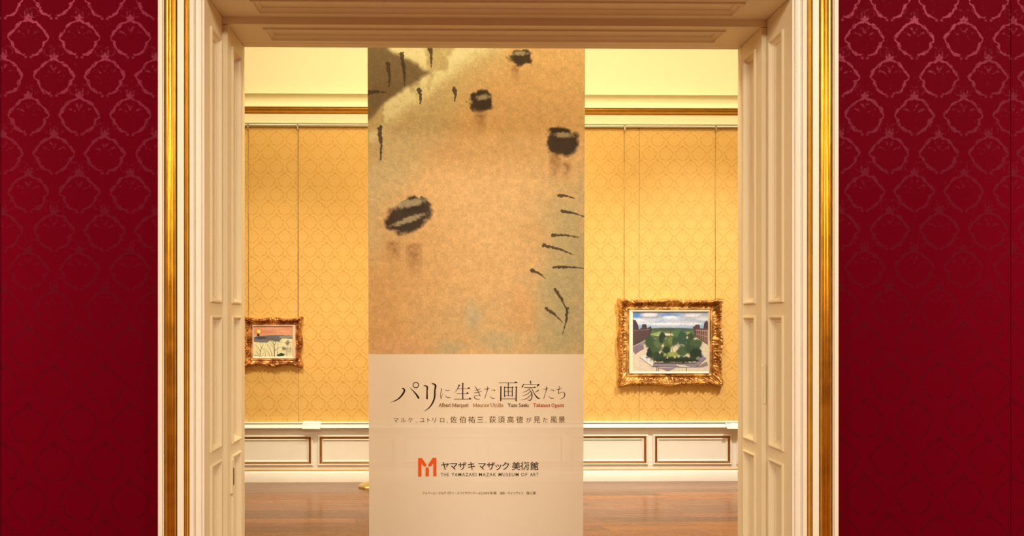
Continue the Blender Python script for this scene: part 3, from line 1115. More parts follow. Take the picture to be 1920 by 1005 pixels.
for s_ in ta + [[(x + 1010, y, w) for x, y, w in q] for q in ta] + [
        [(325, 162, 9), (640, 162, 9)], [(485, 165, 15), (485, 385, 13)], [(420, 230, 14), (420, 400, 16)], [(420, 240, 8), (565, 240, 8)], [(552, 240, 14), (552, 392, 15)],
        [(420, 310, 7), (552, 310, 7)], [(420, 383, 8), (552, 383, 8)], [(358, 230, 19), (355, 470, 20)], [(355, 437, 9), (620, 437, 9)], [(622, 232, 18), (618, 470, 21)],
        [(865, 136, 22), (868, 186, 12)], [(745, 190, 8), (1010, 190, 8)], [(748, 178, 7), (736, 208, 16), (722, 234, 22)], [(760, 243, 8), (950, 243, 8)],
        [(866, 245, 9), (800, 300, 10), (715, 332, 3)], [(845, 275, 6), (888, 345, 16), (886, 420, 16), (856, 462, 14), (815, 450, 3)],
        [(862, 310, 9), (800, 360, 9), (715, 388, 3)], [(878, 360, 9), (800, 430, 10), (705, 455, 3)], [(885, 250, 8), (925, 340, 13), (985, 418, 22), (1036, 430, 3)], [(998, 290, 18), (975, 306, 12), (938, 326, 5)],
        [(1308, 278, 6), (1350, 275, 9), (1395, 250, 8)], [(1357, 222, 9), (1347, 300, 9), (1342, 350, 9)], [(1342, 350, 7), (1390, 326, 6), (1430, 325, 9), (1453, 360, 14), (1430, 415, 11), (1370, 443, 3)]]:
    brush(t, s_, c2)
for p in ([(580, 162), (612, 136), (646, 164)], [(540, 240), (562, 222), (580, 242)], [(985, 192), (1000, 178), (1024, 193), (972, 240)], [(915, 243), (938, 222), (956, 244)], [(340, 228), (382, 228), (366, 240), (348, 240)], [(605, 230), (645, 232), (630, 246), (612, 246)]):
    tri(t, p, c2)
keep(t.build('title_lettering', INK), banner)['label'] = 'large black Japanese title'

# artist names in small serif letters: one pen alphabet, unit = x-height 1, capitals 1.5
k_, h_ = 0.26, 0.12       # thick and thin pen


def serif(x, y):
    return [(x - .22, y, .10), (x + .22, y, .10)]


AB = {
    'A': (1.35, [[(.68, 1.5, h_), (.12, 0, h_)], [(.68, 1.5, k_), (1.22, 0, k_)], [(.32, .5, h_), (1.02, .5, h_)], serif(.12, 0), serif(1.22, 0)]),
    'l': (.55, [[(.27, 1.6, k_), (.27, 0, k_)], serif(.27, 0), [(.08, 1.55, .1), (.27, 1.6, .12)]]),
    'b': (1.0, [[(.25, 1.6, k_), (.25, .05, k_)], [(.25, .75, h_), (.55, .98, h_), (.86, .55, k_), (.6, .04, h_), (.25, .12, h_)], [(.05, 1.55, .1), (.25, 1.6, .12)]]),
    'e': (.9, [[(.15, .55, h_), (.80, .58, h_), (.72, .88, h_), (.48, 1.0, h_), (.18, .65, k_), (.30, .12, k_), (.60, .03, h_), (.84, .22, h_)]]),
    'r': (.75, [[(.25, 1.0, k_), (.25, 0, k_)], [(.25, .7, h_), (.45, .95, h_), (.68, .92, .22)], serif(.25, 0)]),
    't': (.65, [[(.28, 1.35, h_), (.28, .3, k_), (.40, .03, h_), (.62, .12, h_)], [(.05, 1.0, h_), (.58, 1.0, h_)]]),
    'M': (1.75, [[(.22, 1.5, h_), (.22, 0, h_)], [(.22, 1.5, k_), (.86, .1, k_)], [(1.5, 1.5, h_), (.86, .1, h_)], [(1.5, 1.5, k_), (1.5, 0, k_)], serif(.22, 0), serif(1.5, 0)]),
    'a': (.92, [[(.18, .85, h_), (.45, 1.0, h_), (.66, .8, k_), (.66, .15, k_), (.84, .03, h_)], [(.66, .58, h_), (.25, .42, h_), (.2, .15, k_), (.4, .03, h_), (.66, .25, h_)]]),
    'q': (1.0, [[(.75, 1.0, k_), (.75, -.5, k_)], [(.75, .8, h_), (.45, 1.0, h_), (.14, .5, k_), (.42, .03, h_), (.75, .25, h_)], serif(.75, -.5)]),
    'u': (1.05, [[(.22, 1.0, k_), (.22, .3, k_), (.42, .03, h_), (.75, .25, h_)], [(.78, 1.0, k_), (.78, .05, k_), (.98, .03, h_)]]),
    'i': (.5, [[(.25, 1.0, k_), (.25, 0, k_)], serif(.25, 0), [(.25, 1.32, .24), (.25, 1.46, .24)]]),
    'c': (.85, [[(.76, .82, k_), (.48, 1.0, h_), (.15, .5, k_), (.45, .03, h_), (.78, .2, h_)]]),
    'U': (1.45, [[(.25, 1.5, k_), (.25, .5, k_), (.68, .02, h_), (1.15, .5, h_), (1.15, 1.5, h_)], serif(.25, 1.5), serif(1.15, 1.5)]),
    'o': (1.0, [[(.5, 1.0, h_), (.14, .5, k_), (.5, .0, h_), (.86, .5, k_), (.5, 1.0, h_)]]),
    'Y': (1.3, [[(.15, 1.5, k_), (.66, .7, k_), (.66, 0, k_)], [(1.15, 1.5, h_), (.66, .7, h_)], serif(.15, 1.5), serif(1.15, 1.5), serif(.66, 0)]),
    'z': (.85, [[(.12, .98, h_), (.74, .98, h_)], [(.74, .98, k_), (.12, .03, k_)], [(.12, .03, h_), (.78, .03, h_)]]),
    'S': (1.05, [[(.85, 1.25, h_), (.52, 1.5, h_), (.2, 1.15, k_), (.5, .8, k_), (.85, .4, k_), (.5, .0, h_), (.15, .3, h_)]]),
    'k': (1.0, [[(.24, 1.6, k_), (.24, 0, k_)], [(.82, 1.0, h_), (.24, .45, h_)], [(.42, .6, k_), (.9, 0, k_)], serif(.24, 0)]),
    'T': (1.3, [[(.1, 1.48, h_), (1.2, 1.48, h_)], [(.65, 1.48, k_), (.65, 0, k_)], serif(.65, 0), [(.1, 1.48, .1), (.06, 1.2, .1)], [(1.2, 1.48, .1), (1.24, 1.2, .1)]]),
    'n': (1.05, [[(.24, 1.0, k_), (.24, 0, k_)], [(.24, .72, h_), (.52, .98, h_), (.8, .7, k_), (.8, 0, k_)], serif(.24, 0), serif(.8, 0)]),
    'O': (1.55, [[(.76, 1.52, h_), (.18, .75, k_), (.76, -.02, h_), (1.34, .75, k_), (.76, 1.52, h_)]]),
    'g': (.95, [[(.45, 1.0, h_), (.18, .7, k_), (.45, .4, h_), (.7, .7, k_), (.45, 1.0, h_)], [(.4, .4, h_), (.2, .15, h_), (.72, .0, k_), (.7, -.4, h_), (.2, -.4, h_), (.25, -.05, h_)]]),
    's': (.78, [[(.62, .82, h_), (.38, 1.0, h_), (.16, .76, k_), (.4, .5, k_), (.64, .24, k_), (.36, .0, h_), (.12, .18, h_)]]),
    ' ': (.55, [])}


def names(mb, text, x0, x1, y_base, xh):
    total = sum(AB[ch][0] for ch in text)
    k = (x1 - x0) / total
    x = x0
    for ch in text:
        w, strokes = AB[ch]
        for st in strokes:
            brush(mb, [(x + px * k, y_base - py * xh, max(pw * xh, 0.35)) for px, py, pw in st], lambda a, d: (a, d), False)
        x += w * k
    return mb


sub = None
for text, xa, xb_, ink, lab in (('Albert Marquet', 822.6, 878.6, INK_GREYBROWN, 'grey-brown serif name'), ('Maurice Utrillo', 886.8, 943.8, INK_FAINT, 'pale ochre serif name'),
                                ('Yuzo Saeki', 951.8, 991.4, INK_SOFT, 'dark brown serif name'), ('Takanori Oguiss', 999.6, 1057.6, INK_RED, 'red serif name')):
    keep(names(MB(), text, xa, xb_, 762.6, 4.3).build('artist_name', ink), banner)['label'] = lab

chars = 'マルケ、ユトリロ、佐伯祐三、荻須高徳が見た風景'
cxs = [205, 330, 455, 556, 655, 770, 862, 998, 1088, 1192, 1345, 1500, 1650, 1742, 1862, 2010, 2167, 2325, 2480, 2620, 2760, 2908, 3045]
items = []
for ch, cx in zip(chars, cxs):
    px = 720 + cx / ZK
    if ch == '、':
        items.append((ch, px - 1.2, px + 1.2, 790.6, 793.2))
    else:
        big = ch in '佐伯祐三荻須高徳見風景'
        hgt = 13.6 if big else 10.8
        yc = 786.4 if big else 787.2
        items.append((ch, px, None, yc - hgt / 2, yc + hgt / 2))
keep(glyph_mesh(items, 0.004).build('subtitle_lettering', INK_SOFT), banner)['label'] = 'small brown Japanese subtitle'

# emblem: upright strokes and slanted strokes of an M in orange
c3 = lambda x, y: (770 + x / 7.68, 850 + y / 7.68)
e = MB()
tri(e, [(108, 68), (155, 68), (155, 333), (108, 333)], c3)
tri(e, [(326, 62), (371, 62), (371, 328), (326, 328)], c3)
brush(e, [(139, 82, 56), (203, 166, 46)], c3, False)
brush(e, [(342, 78, 56), (277, 166, 46)], c3, False)
tri(e, [(108, 68), (160, 68), (172, 82), (130, 110), (108, 110)], c3)
tri(e, [(371, 62), (318, 62), (306, 78), (350, 106), (371, 106)], c3)
for cx, cy in ((204, 167), (276, 167)):
    tri(e, [(cx + 23 * math.cos(a), cy + 23 * math.sin(a)) for a in np.linspace(0, 2 * math.pi, 17)[:-1]], c3)
tri(e, [(215, 222), (262, 222), (262, 330), (215, 330)], c3)
tri(e, [(238.5 + 23.5 * math.cos(a), 222 + 23.5 * math.sin(a)) for a in np.linspace(0, 2 * math.pi, 17)[:-1]], c3)
keep(e.build('museum_emblem', ORANGE), banner)['label'] = 'orange M-shaped emblem'
items = []
for ch, cx in zip('ヤマザキマザック美術館', (495, 620, 745, 876, 1030, 1155, 1262, 1367, 1519, 1645, 1780)):
    big = ch in '美術館'
    px, yc, hgt = 770 + cx / 7.68, 873.3, 17.0 if big else 16.6
    if ch == 'ッ':
        yc += 0.3
    items.append((ch, px, None, yc - hgt / 2, yc + hgt / 2))
for wd, a, c in (('THE', 435, 549), ('YAMAZAKI', 588, 946), ('MAZAK', 984, 1228), ('MUSEUM', 1265, 1553), ('OF', 1590, 1680), ('ART', 1720, 1840)):
    items.append((wd, 770 + a / 7.68, 770 + c / 7.68, 850 + 281 / 7.68, 850 + 329 / 7.68, 1.22))
keep(glyph_mesh(items, 0.009).build('museum_name', INK_NAVY), banner)['label'] = 'dark museum name in Japanese and English'
items = []
for s_, a, c in (('アルベール・マルケ《ポン・ヌフとサマリテーヌ》', 170, 1028), ('1935年頃', 1042, 1236), ('油彩・キャンヴァス', 1283, 1620), ('個人蔵', 1666, 1800)):
    items.append((s_, 770 + a / 7.68, 770 + c / 7.68, 850 + 550 / 7.68, 850 + 594 / 7.68))
keep(glyph_mesh(items, 0.005).build('caption_lettering', INK_SOFT), banner)['label'] = 'tiny line of Japanese caption'

# ------------------------------------------------------------------ framed paintings


def framed(name, cat, label, ox, oy, lx, ly, cxp, cyp, depth, gold, liner, picture, swept, seed, gain):
    """ox, oy = outer frame pixels (x0, x1), (y0, y1); lx, ly = liner; cxp, cyp = canvas"""
    YF = YB
    yf = YB - depth
    X = lambda p, Y=yf: at(p, 640, Y).x
    Zp = lambda p, Y=yf: at(800, p, Y).z
    x0, x1, z0, z1 = X(ox[0]), X(ox[1]), Zp(oy[1]), Zp(oy[0])
    a0, a1, b0, b1 = X(lx[0]), X(lx[1]), Zp(ly[1]), Zp(ly[0])
    root = empty(name, ((x0 + x1) / 2, YB, z0))
    tag(root, label, cat, 'framed paintings on the gold wall')
    r = np.random.default_rng(seed)
    # carved moulding: one ring, t along the perimeter, u across from outer edge to liner
    nside, nu = (230, 34)
    corners_o = [(x0, z0), (x1, z0), (x1, z1), (x0, z1)]
    corners_i = [(a0, b0), (a1, b0), (a1, b1), (a0, b1)]
    rows = []
    us = np.linspace(0, 1, nu)
    for sd in range(4):
        po, pn = np.array(corners_o[sd]), np.array(corners_o[(sd + 1) % 4])
        qo, qn = np.array(corners_i[sd]), np.array(corners_i[(sd + 1) % 4])
        Ls = np.hypot(*(pn - po))
        out_n = np.array([(0, -1), (1, 0), (0, 1), (-1, 0)][sd], float)
        for i in range(nside):
            t = i / nside
            s_ = t * Ls
            dc = min(s_, Ls - s_)                    # distance to corner
            dm = abs(s_ - Ls / 2)
            corner = math.exp(-(dc / (0.075 if not swept else 0.07)) ** 4)
            mid = math.exp(-(dm / (0.085 if not swept else 0.05)) ** 4)
            if swept:
                bulge = 0.020 * (1 - math.cos(2 * math.pi * min(1, dm / (Ls / 2)) )) / 2
                e_ = -bulge + 0.003 * math.sin(70 * s_) * (corner + mid)
            else:
                e_ = -0.010 + 0.011 * max(corner, mid) + 0.0035 * math.sin(s_ * 2 * math.pi / 0.047) * max(0, 1 - corner - mid) + 0.004 * abs(math.sin(s_ * 46)) * (corner + mid)
            row = []
            for u in us:
                base = po + (pn - po) * t
                inn = qo + (qn - qo) * t
                p = base * (1 - u) + inn * u + out_n * e_ * (1 - u) ** 1.5
                # cross-section: raised outer roll, scotia, inner bead
                h = depth * (0.30 + 0.62 * math.exp(-((u - 0.22) / 0.17) ** 2)) if not swept else depth * (0.42 + 0.52 * math.exp(-((u - 0.30) / 0.24) ** 2))
                h += depth * 0.16 * math.exp(-((u - 0.86) / 0.07) ** 2)
                # carving: running scrolls that turn left and right in turn, shells at corners and centres
                T = Ls / max(2, 2 * round(Ls / 0.17))
                ti, tf = divmod(s_ / T, 1.0)
                sg = 1 if int(ti) % 2 == 0 else -1
                aa, cc_ = (tf - 0.5) * T, (u - 0.30) * 0.095 * sg
                rho, the = math.hypot(aa, cc_) / T, math.atan2(cc_, aa)
                scr = math.cos(the - 15.0 * rho) * math.exp(-(rho / 0.46) ** 2)
                scr += 0.55 * math.cos(3 * (the + 8.0 * rho)) * math.exp(-((rho - 0.46) / 0.16) ** 2)
                env = math.exp(-((u - 0.28) / 0.30) ** 4)
                h += depth * 0.20 * scr * env * (1 - 0.8 * max(corner, mid))
                if corner + mid > 0.02:
                    dd, cc = (dc, corner) if corner > mid else (dm, mid)
                    q1, q2_ = dd / 0.075, (u - 0.10) * 0.095 / 0.075
                    rad, ang_ = math.hypot(q1, q2_), math.atan2(q2_, q1)
                    petal = abs(math.cos(ang_ * 3.5))
                    h += depth * cc * (0.30 * math.exp(-(rad / 0.30) ** 4) + 0.30 * petal * math.exp(-((rad - 0.62) / 0.30) ** 2) - 0.10)
                # beaded sight edge
                h += depth * 0.05 * math.sin(s_ * 2 * math.pi / 0.014) * math.exp(-((u - 0.86) / 0.06) ** 2)
                if u == 0:
                    h = 0.004
                elif u <= us[1]:
                    h = min(h, depth * 0.35)
                if u >= 0.999:
                    h = depth * 0.40
                row.append((p[0], YF - max(h, 0.004), p[1]))
            rows.append(row)
    m = MB()
    m.quadgrid(rows, closed_u=True)
    if swept:   # pierced openings near the corners and beside the centre of the lower and upper edges
        N = len(rows)
        holes = set()
        for sd in (0, 2):
            for frac in (0.115, 0.435, 0.565, 0.885):
                c0 = int((sd + frac) * nside)
                for di in range(-4, 5):
                    for j in range(3, 7):
                        if abs(di) / 4.5 + abs(j - 4.6) / 3.2 < 1.0:
                            holes.add(((c0 + di) % N, j))
        keepf = [(f, k) for n_, (f, k) in enumerate(zip(m.f, m.mi)) if (n_ // (nu - 1), n_ % (nu - 1)) not in holes]
        m.f, m.mi = [f for f, k in keepf], [k for f, k in keepf]
    keep(m.build('carved_frame', gold, None, True), root)
    # liner
    yl = YB - depth * 0.42
    c0, c1_, d0, d1 = X(cxp[0], yl), X(cxp[1], yl), Zp(cyp[1], yl), Zp(cyp[0], yl)
    m = MB()
    rws = []
    for (xa, xb_, za, zb_), y in (((a0, a1, b0, b1), YB - depth * 0.40), ((a0 + .006, a1 - .006, b0 + .006, b1 - .006), YB - depth * 0.48), ((c0 - .004, c1_ + .004, d0 - .004, d1 + .004), YB - depth * 0.40), ((c0, c1_, d0, d1), YB - depth * 0.26)):
        rws.append([(xa, y, za), (xb_, y, za), (xb_, y, zb_), (xa, y, zb_)])
    m.quadgrid(rws, closed_v=True)
    keep(m.build('frame_liner', liner), root)
    yc = YB - depth * 0.27
    keep(picture.sheet('painted_canvas', lambda s, t_: (c0 + (c1_ - c0) * s, yc, d1 + (d0 - d1) * t_), CANVAS, None, gain), root)
    return root, (x0, x1, z0, z1)


# right-hand picture: clouds, wooded garden between dark buildings, pale ground (about 236 x 186 dabs)
W2, H2 = 212, 168
q = Pic(W2, H2, (228, 206, 168), 77)
kx, ky = W2 / 708.0, H2 / 560.0
fx = lambda x: (x - 237) * kx
fy = lambda y: (y - 178) * ky
P2 = lambda pts: [(fx(x), fy(y)) for x, y in pts]
q.poly(P2([(230, 170), (950, 170), (950, 340), (230, 340)]), (150, 176, 200))
q.blob(fx(270), fy(205), 60 * kx, 30 * ky, (92, 140, 190), 1, .8, .3)
q.blob(fx(560), fy(215), 90 * kx, 30 * ky, (112, 152, 192), 1, .8, .4, 0, 3)
for i, (x, y, rx, ry, c) in enumerate(((400, 215, 95, 32, (172, 170, 168)), (395, 200, 70, 18, (240, 236, 226)), (300, 255, 90, 22, (232, 230, 222)), (600, 235, 120, 24, (214, 212, 208)), (590, 225, 60, 12, (246, 242, 232)),
                                       (820, 220, 120, 34, (196, 192, 184)), (800, 205, 70, 16, (238, 232, 220)), (900, 240, 70, 18, (226, 220, 206)), (430, 250, 80, 16, (205, 206, 206)), (700, 275, 180, 20, (206, 206, 202)),
                                       (380, 285, 140, 16, (220, 218, 210)), (560, 290, 140, 14, (240, 236, 226)), (800, 290, 100, 14, (236, 230, 218)), (600, 312, 260, 10, (188, 194, 196)))):
    q.blob(fx(x), fy(y), rx * kx, ry * ky, c, .95, .7, .45, 0, i * 5)
q.poly(P2([(400, 330), (520, 322), (800, 330), (830, 420), (380, 420)]), (98, 112, 70))
q.blob(fx(600), fy(340), 200 * kx, 14 * ky, (70, 88, 68), .9, .6, .4, 0, 2)
q.poly(P2([(390, 385), (490, 360), (560, 372), (480, 405)]), (150, 170, 92))
q.poly(P2([(720, 366), (780, 362), (770, 392), (735, 396)]), (150, 168, 96))
q.poly(P2([(440, 395), (560, 375), (640, 380), (620, 395)]), (232, 216, 176))
# ground shadows
q.poly(P2([(235, 500), (330, 470), (345, 520), (300, 545), (260, 575), (237, 540)]), (138, 116, 122))
q.poly(P2([(237, 500), (380, 430), (400, 445), (330, 490), (300, 480)]), (150, 130, 130))
q.poly(P2([(300, 600), (360, 580), (430, 640), (420, 690)]), (236, 226, 208))
q.poly(P2([(420, 690), (830, 695), (925, 610), (880, 570), (820, 650), (430, 650)]), (150, 134, 138))
q.poly(P2([(640, 670), (720, 675), (780, 694), (690, 694)]), (238, 216, 180))
q.poly(P2([(450, 700), (640, 698), (600, 722), (560, 735), (520, 715)]), (150, 128, 122))
q.poly(P2([(830, 694), (930, 640), (945, 680), (880, 698)]), (150, 128, 122))
# buildings
q.poly(P2([(232, 245), (262, 250), (288, 300), (292, 340), (318, 325), (325, 290), (362, 288), (372, 330), (405, 306), (416, 345), (395, 410), (330, 450), (232, 500)]), (74, 58, 58))
q.poly(P2([(232, 350), (390, 340), (390, 408), (232, 480)]), (96, 70, 62))
for i in range(9):
    x = 245 + i * 17
    q.stroke(P2([(x, 358), (x, 465 - i * 7)]), 1.2, (58, 44, 46), .8)
q.stroke(P2([(232, 348), (392, 338)]), 1.5, (150, 120, 104), .8)
q.poly(P2([(800, 320), (828, 292), (862, 292), (868, 330), (900, 328), (905, 285), (925, 255), (948, 268), (948, 490), (820, 405)]), (92, 64, 56))
q.poly(P2([(905, 320), (915, 280), (948, 272), (948, 330)]), (70, 56, 60))
for i in range(7):
    x = 838 + i * 17
    q.stroke(P2([(x, 345), (x, 405 + i * 12)]), 1.6, (216, 176, 138), .75)
q.stroke(P2([(830, 345), (946, 352)]), 2, (214, 178, 142), .8)
q.stroke(P2([(830, 380), (946, 410)]), 1.4, (206, 168, 132), .8)
# trees
q.poly(P2([(480, 560), (560, 540), (660, 560), (660, 600), (520, 600)]), (150, 164, 76))
for i, (x, y, rx, ry, c) in enumerate(((400, 460, 45, 70, (54, 76, 44)), (395, 560, 36, 52, (32, 48, 34)), (455, 500, 60, 80, (66, 86, 50)), (470, 470, 34, 40, (96, 112, 64)), (510, 420, 28, 56, (40, 56, 40)), (570, 470, 50, 56, (84, 104, 52)), (590, 445, 30, 34, (120, 128, 66)),
                                       (660, 400, 46, 60, (86, 116, 66)), (700, 420, 50, 62, (50, 82, 58)), (630, 455, 26, 40, (60, 80, 48)), (780, 405, 32, 34, (56, 76, 46)), (700, 540, 52, 48, (66, 92, 50)), (800, 500, 85, 70, (48, 72, 44)), (830, 470, 60, 36, (76, 94, 56)), (830, 565, 56, 46, (34, 52, 34)),
                                       (560, 620, 110, 26, (40, 58, 34)), (720, 620, 120, 26, (46, 62, 36)), (550, 530, 40, 30, (38, 56, 36)), (640, 630, 200, 16, (34, 48, 30)), (470, 590, 60, 40, (42, 60, 38)))):
    q.blob(fx(x), fy(y), rx * kx, ry * ky, c, .97, .35, .5, 0, i * 7 + 1)
q.poly(P2([(425, 630), (440, 648), (820, 652), (840, 632), (820, 660), (440, 658)]), (26, 34, 24))
for x, y in ((520, 490), (490, 555), (748, 415), (590, 385), (560, 600), (760, 590), (630, 600), (612, 540)):
    q.blob(fx(x), fy(y), 9 * kx, 12 * ky, (232, 214, 172), .9, .5, .3)
q.stroke(P2([(605, 520), (615, 550)]), 2.4, (160, 132, 86), 1)
q.stroke(P2([(556, 540), (556, 600)]), 1.6, (40, 44, 30), 1)
q.stroke(P2([(592, 355), (592, 400)]), 1.6, (50, 40, 36), 1)
q.stroke(P2([(300, 600), (420, 690), (832, 695), (926, 610)]), 1.3, (48, 40, 46), 1)
for x in (460, 474, 738):
    q.stroke(P2([(x, 695), (x + 2, 728)]), 1.6, (40, 34, 40), 1)
q.a *= (0.94 + 0.12 * fbm(H2, W2, 5, 3, 2))[..., None]

right_pic, rb = framed('framed_painting', 'painting', 'larger gilt-framed painting of a wooded garden under clouds, right of the banner', (1161.3, 1358.6), (559.6, 725.2), (1181.8, 1333.6), (581.2, 701.8), (1187.2, 1328.2), (585.4, 697.2), 0.075, FRAME_GOLD, LINER, q, False, 5, (0.70, 0.80, 1.04))
m = MB()
m.box(at(1251, 700, 7.0).x, at(1261, 700, 7.0).x, YB - 0.0375, YB - 0.034, zb(701.2), zb(699.2))
keep(m.build('title_plate', WIRE), right_pic)['label'] = 'tiny dark plate under the canvas'

# left-hand picture: pink sky with a low sun, grey horizon, bare branches over pale snow
W3, H3 = 150, 116
q = Pic(W3, H3, (238, 228, 182), 99)
kx3, ky3 = W3 / 562.0, H3 / 435.0
fx = lambda x: (x - 235) * kx3
fy = lambda y: (y - 250) * ky3
P3 = lambda pts: [(fx(x), fy(y)) for x, y in pts]
q.poly(P3([(230, 245), (800, 245), (800, 385), (230, 385)]), (230, 158, 126))
for i, (x, y, rx, c) in enumerate(((480, 275, 160, (238, 176, 146)), (420, 330, 120, (222, 140, 112)), (650, 320, 150, (236, 166, 130)), (300, 340, 70, (226, 148, 110)))):
    q.blob(fx(x), fy(y), rx * kx3, 22 * ky3, c, .8, .9, .5, 0, i)
q.blob(fx(306), fy(318), 46 * kx3, 46 * ky3, (226, 150, 62), 1, .4)
q.blob(fx(306), fy(318), 28 * kx3, 28 * ky3, (250, 226, 150), 1, .3)
q.poly(P3([(230, 395), (330, 385), (480, 372), (620, 372), (800, 378), (800, 425), (640, 420), (600, 470), (480, 440), (420, 480), (230, 470)]), (112, 110, 112))
q.blob(fx(330), fy(412), 90 * kx3, 18 * ky3, (66, 64, 74), .9, .5, .5, 0, 7)
q.blob(fx(360), fy(455), 80 * kx3, 26 * ky3, (124, 120, 124), .8, .6, .5, 0, 8)
q.blob(fx(520), fy(420), 70 * kx3, 40 * ky3, (112, 108, 108), .7, .6, .5, 0, 9)
q.blob(fx(740), fy(600), 60 * kx3, 50 * ky3, (196, 184, 150), .6, .8, .5, 0, 10)
q.poly(P3([(600, 385), (800, 385), (800, 410), (610, 418)]), (146, 146, 120))
q.poly(P3([(275, 385), (282, 360), (297, 345), (314, 362), (318, 388)]), (48, 34, 42))
q.poly(P3([(560, 660), (600, 640), (632, 626), (690, 648), (660, 672), (580, 676)]), (22, 74, 56))
q.blob(fx(672), fy(568), 32 * kx3, 26 * ky3, (126, 112, 112), .9, .4, .5, 0, 3)
q.blob(fx(722), fy(484), 34 * kx3, 34 * ky3, (146, 116, 100), .8, .5, .6, 0, 5)
dk = (56, 50, 42)
for p, w in (([(532, 680), (530, 560), (520, 470), (500, 410)], 3.4), ([(530, 600), (580, 560), (690, 520)], 1.7), ([(526, 540), (560, 450), (590, 400)], 2), ([(522, 510), (480, 450), (420, 420)], 1.8), ([(530, 570), (490, 510), (450, 470)], 1.5),
             ([(578, 660), (576, 560), (580, 480)], 1.8), ([(500, 680), (480, 600), (440, 520), (400, 480)], 2), ([(470, 690), (440, 610), (390, 570), (340, 560)], 1.8), ([(400, 680), (400, 620), (370, 570)], 1.8), ([(320, 680), (330, 600), (360, 520), (375, 490)], 2.2),
             ([(310, 660), (280, 620), (250, 590)], 1.8), ([(330, 610), (300, 560), (255, 500)], 2), ([(345, 560), (320, 500)], 1.4), ([(240, 660), (300, 670), (330, 690)], 1.8), ([(345, 680), (380, 620)], 1.5), ([(710, 670), (712, 580), (730, 460)], 1.9), ([(712, 560), (790, 575)], 1.4),
             ([(740, 600), (780, 610)], 1.6), ([(590, 470), (690, 480)], 1.3), ([(700, 500), (790, 470)], 1.2), ([(480, 440), (500, 400)], 1.3), ([(545, 480), (520, 400)], 1.3), ([(760, 580), (775, 480)], 1.3)):
    q.stroke(P3(p), w, dk, .88, True)
q.a *= (0.95 + 0.10 * fbm(H3, W3, 5, 3, 2))[..., None]
left_pic, lb = framed('framed_painting', 'painting', 'small gilt-framed painting of bare trees under a pink sky, left of the banner', (455.4, 566.2), (594.0, 688.4), (471.0, 552.4), (609.4, 673.2), (475.6, 548.0), (612.4, 668.6), 0.065, FRAME_GOLD_RED, LINER_PINK, q, True, 8, (0.86, 0.94, 1.02))

# wires and rail hooks that carry the pictures
for px, top, pic_z, lab in ((465.8, 237.5, 594, 'picture wire with rail hook, left one above the small painting'), (558.8, 237.8, 594, 'picture wire with rail hook, right one above the small painting'),
                            (1170.6, 237.6, 560, 'picture wire with rail hook, left one above the large painting'), (1341.4, 237.6, 560, 'picture wire with rail hook, right one above the large painting')):
    yw = YB - 0.010
    p = at(px, 400, yw)
    root = empty('picture_wire', (p.x, yw, Z(245)))
    tag(root, lab, 'picture wire', 'picture wires on the rail')
    m = MB()
    m.tube([(p.x, yw, Z(244)), (p.x, yw, at(px, pic_z + 3, YB).z)], 0.0016, 6)
    keep(m.build('wire', WIRE, None, True), root)
    m = MB()
    hw = 0.0065
    m.box(p.x - hw, p.x + hw, YB - 0.030, YB - 0.0245, Z(246.0), Z(237.2))
    m.box(p.x - hw, p.x + hw, YB - 0.030, YB - 0.020, Z(238.0), Z(236.8))
    m.box(p.x - hw * .7, p.x + hw * .7, YB - 0.026, YB - 0.008, Z(246.0), Z(244.6))
    keep(m.build('rail_hook', STEEL), root)

# ------------------------------------------------------------------ caption cards on the chair rail


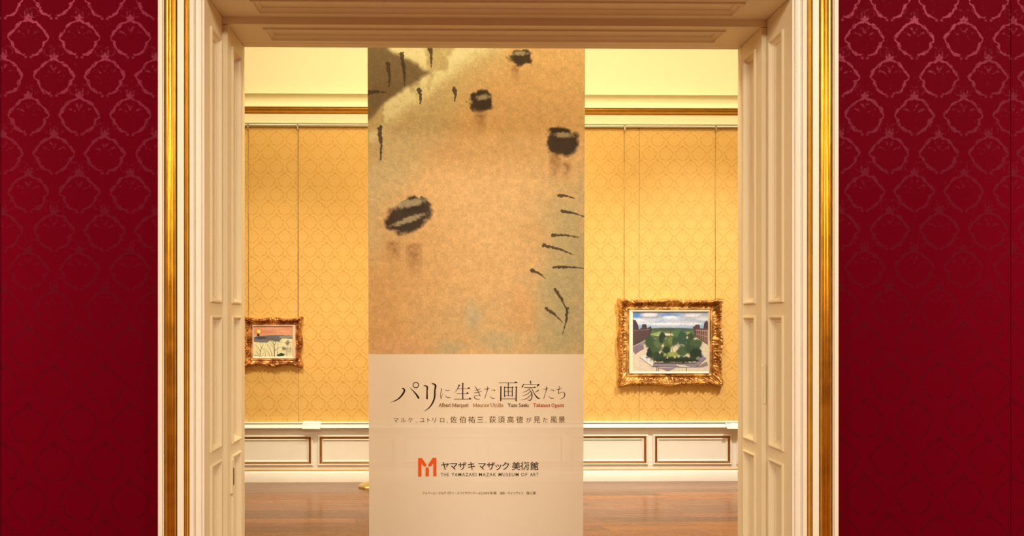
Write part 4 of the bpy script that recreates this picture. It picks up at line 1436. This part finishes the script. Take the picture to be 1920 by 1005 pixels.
def card(x_tl, x_tr, x_br, x_bl, label):
    y_top, y_bot = YB - 0.018, YB - 0.105
    A, B_ = at(x_tl, 789.3, y_top), at(x_tr, 789.6, y_top)
    C_, D_ = at(x_br, 804.0, y_bot), at(x_bl, 803.6, y_bot)
    nrm = (B_ - A).cross(D_ - A).normalized()
    if nrm.y > 0:
        nrm = -nrm
    th = nrm * -0.006
    root = empty('caption_card', ((A + B_) / 2 + Vector((0, 0, -0.02))))
    tag(root, label, 'caption card', 'caption cards on the chair rail')
    m = MB()
    top = [A, B_, C_, D_]
    bot = [p + th for p in top]
    m.face(top)
    m.face(bot[::-1])
    m.quadgrid([top, bot], closed_v=True)
    keep(m.build('card', CARD), root)
    # wedge holder behind the card, resting on the rail
    m = MB()
    xa, xb_ = A.x + 0.03, B_.x - 0.03
    zr = Z(790.2)
    m.quadgrid([[(x, y_top + 0.010, zr + 0.001), (x, y_top - 0.012, A.z - 0.012), (x, YB - 0.07, D_.z + 0.018), (x, YB - 0.044, zr - 0.012)] for x in (xa, xb_)], closed_v=True)
    keep(m.build('card_holder', CARD), root)
    m = MB()

    def at_card(s, t):
        return (A * (1 - s) + B_ * s) * (1 - t) + (D_ * (1 - s) + C_ * s) * t + nrm * 0.0008

    for s0, s1, t0, t1 in ((.07, .14, .22, .38), (.17, .29, .26, .34), (.07, .27, .52, .60), (.70, .80, .42, .50), (.08, .34, .74, .78)):
        m.face([at_card(s0, t0), at_card(s1, t0), at_card(s1, t1), at_card(s0, t1)])
    keep(m.build('card_print', CARD_PRINT), root)


card(568.6, 602.6, 600.2, 566.0, 'white caption card tilted on the chair rail below the small painting')
card(1359.2, 1396.0, 1397.5, 1363.6, 'white caption card tilted on the chair rail beside the right door reveal')

# ------------------------------------------------------------------ little metal foot on the floor behind the banner
fp = at(697, 906.0, 6.84)
fz = 0.0
fo = empty('stand_foot', (fp.x, fp.y, 0))
tag(fo, 'small pale brass eight-sided foot on the floor behind the banner edge', 'stand foot')


def octa(r, z, n=8, turn=0.0):
    return [(fp.x + r * math.cos(2 * math.pi * (k + .5) / n + turn), fp.y + r * math.sin(2 * math.pi * (k + .5) / n + turn), z) for k in range(n)]


m = MB()
rows = [octa(.125, 0.0), octa(.125, 0.012), octa(.112, 0.022), octa(.045, 0.046), octa(.016, 0.052)]
m.quadgrid(rows, closed_v=True)
m.face(rows[0][::-1])
m.face(rows[-1])
keep(m.build('base_plate', BRASS), fo)
m = MB()
m.tube([(fp.x, fp.y, 0.046), (fp.x, fp.y, 0.10)], 0.014, 10)
keep(m.build('stem', BRASS), fo)
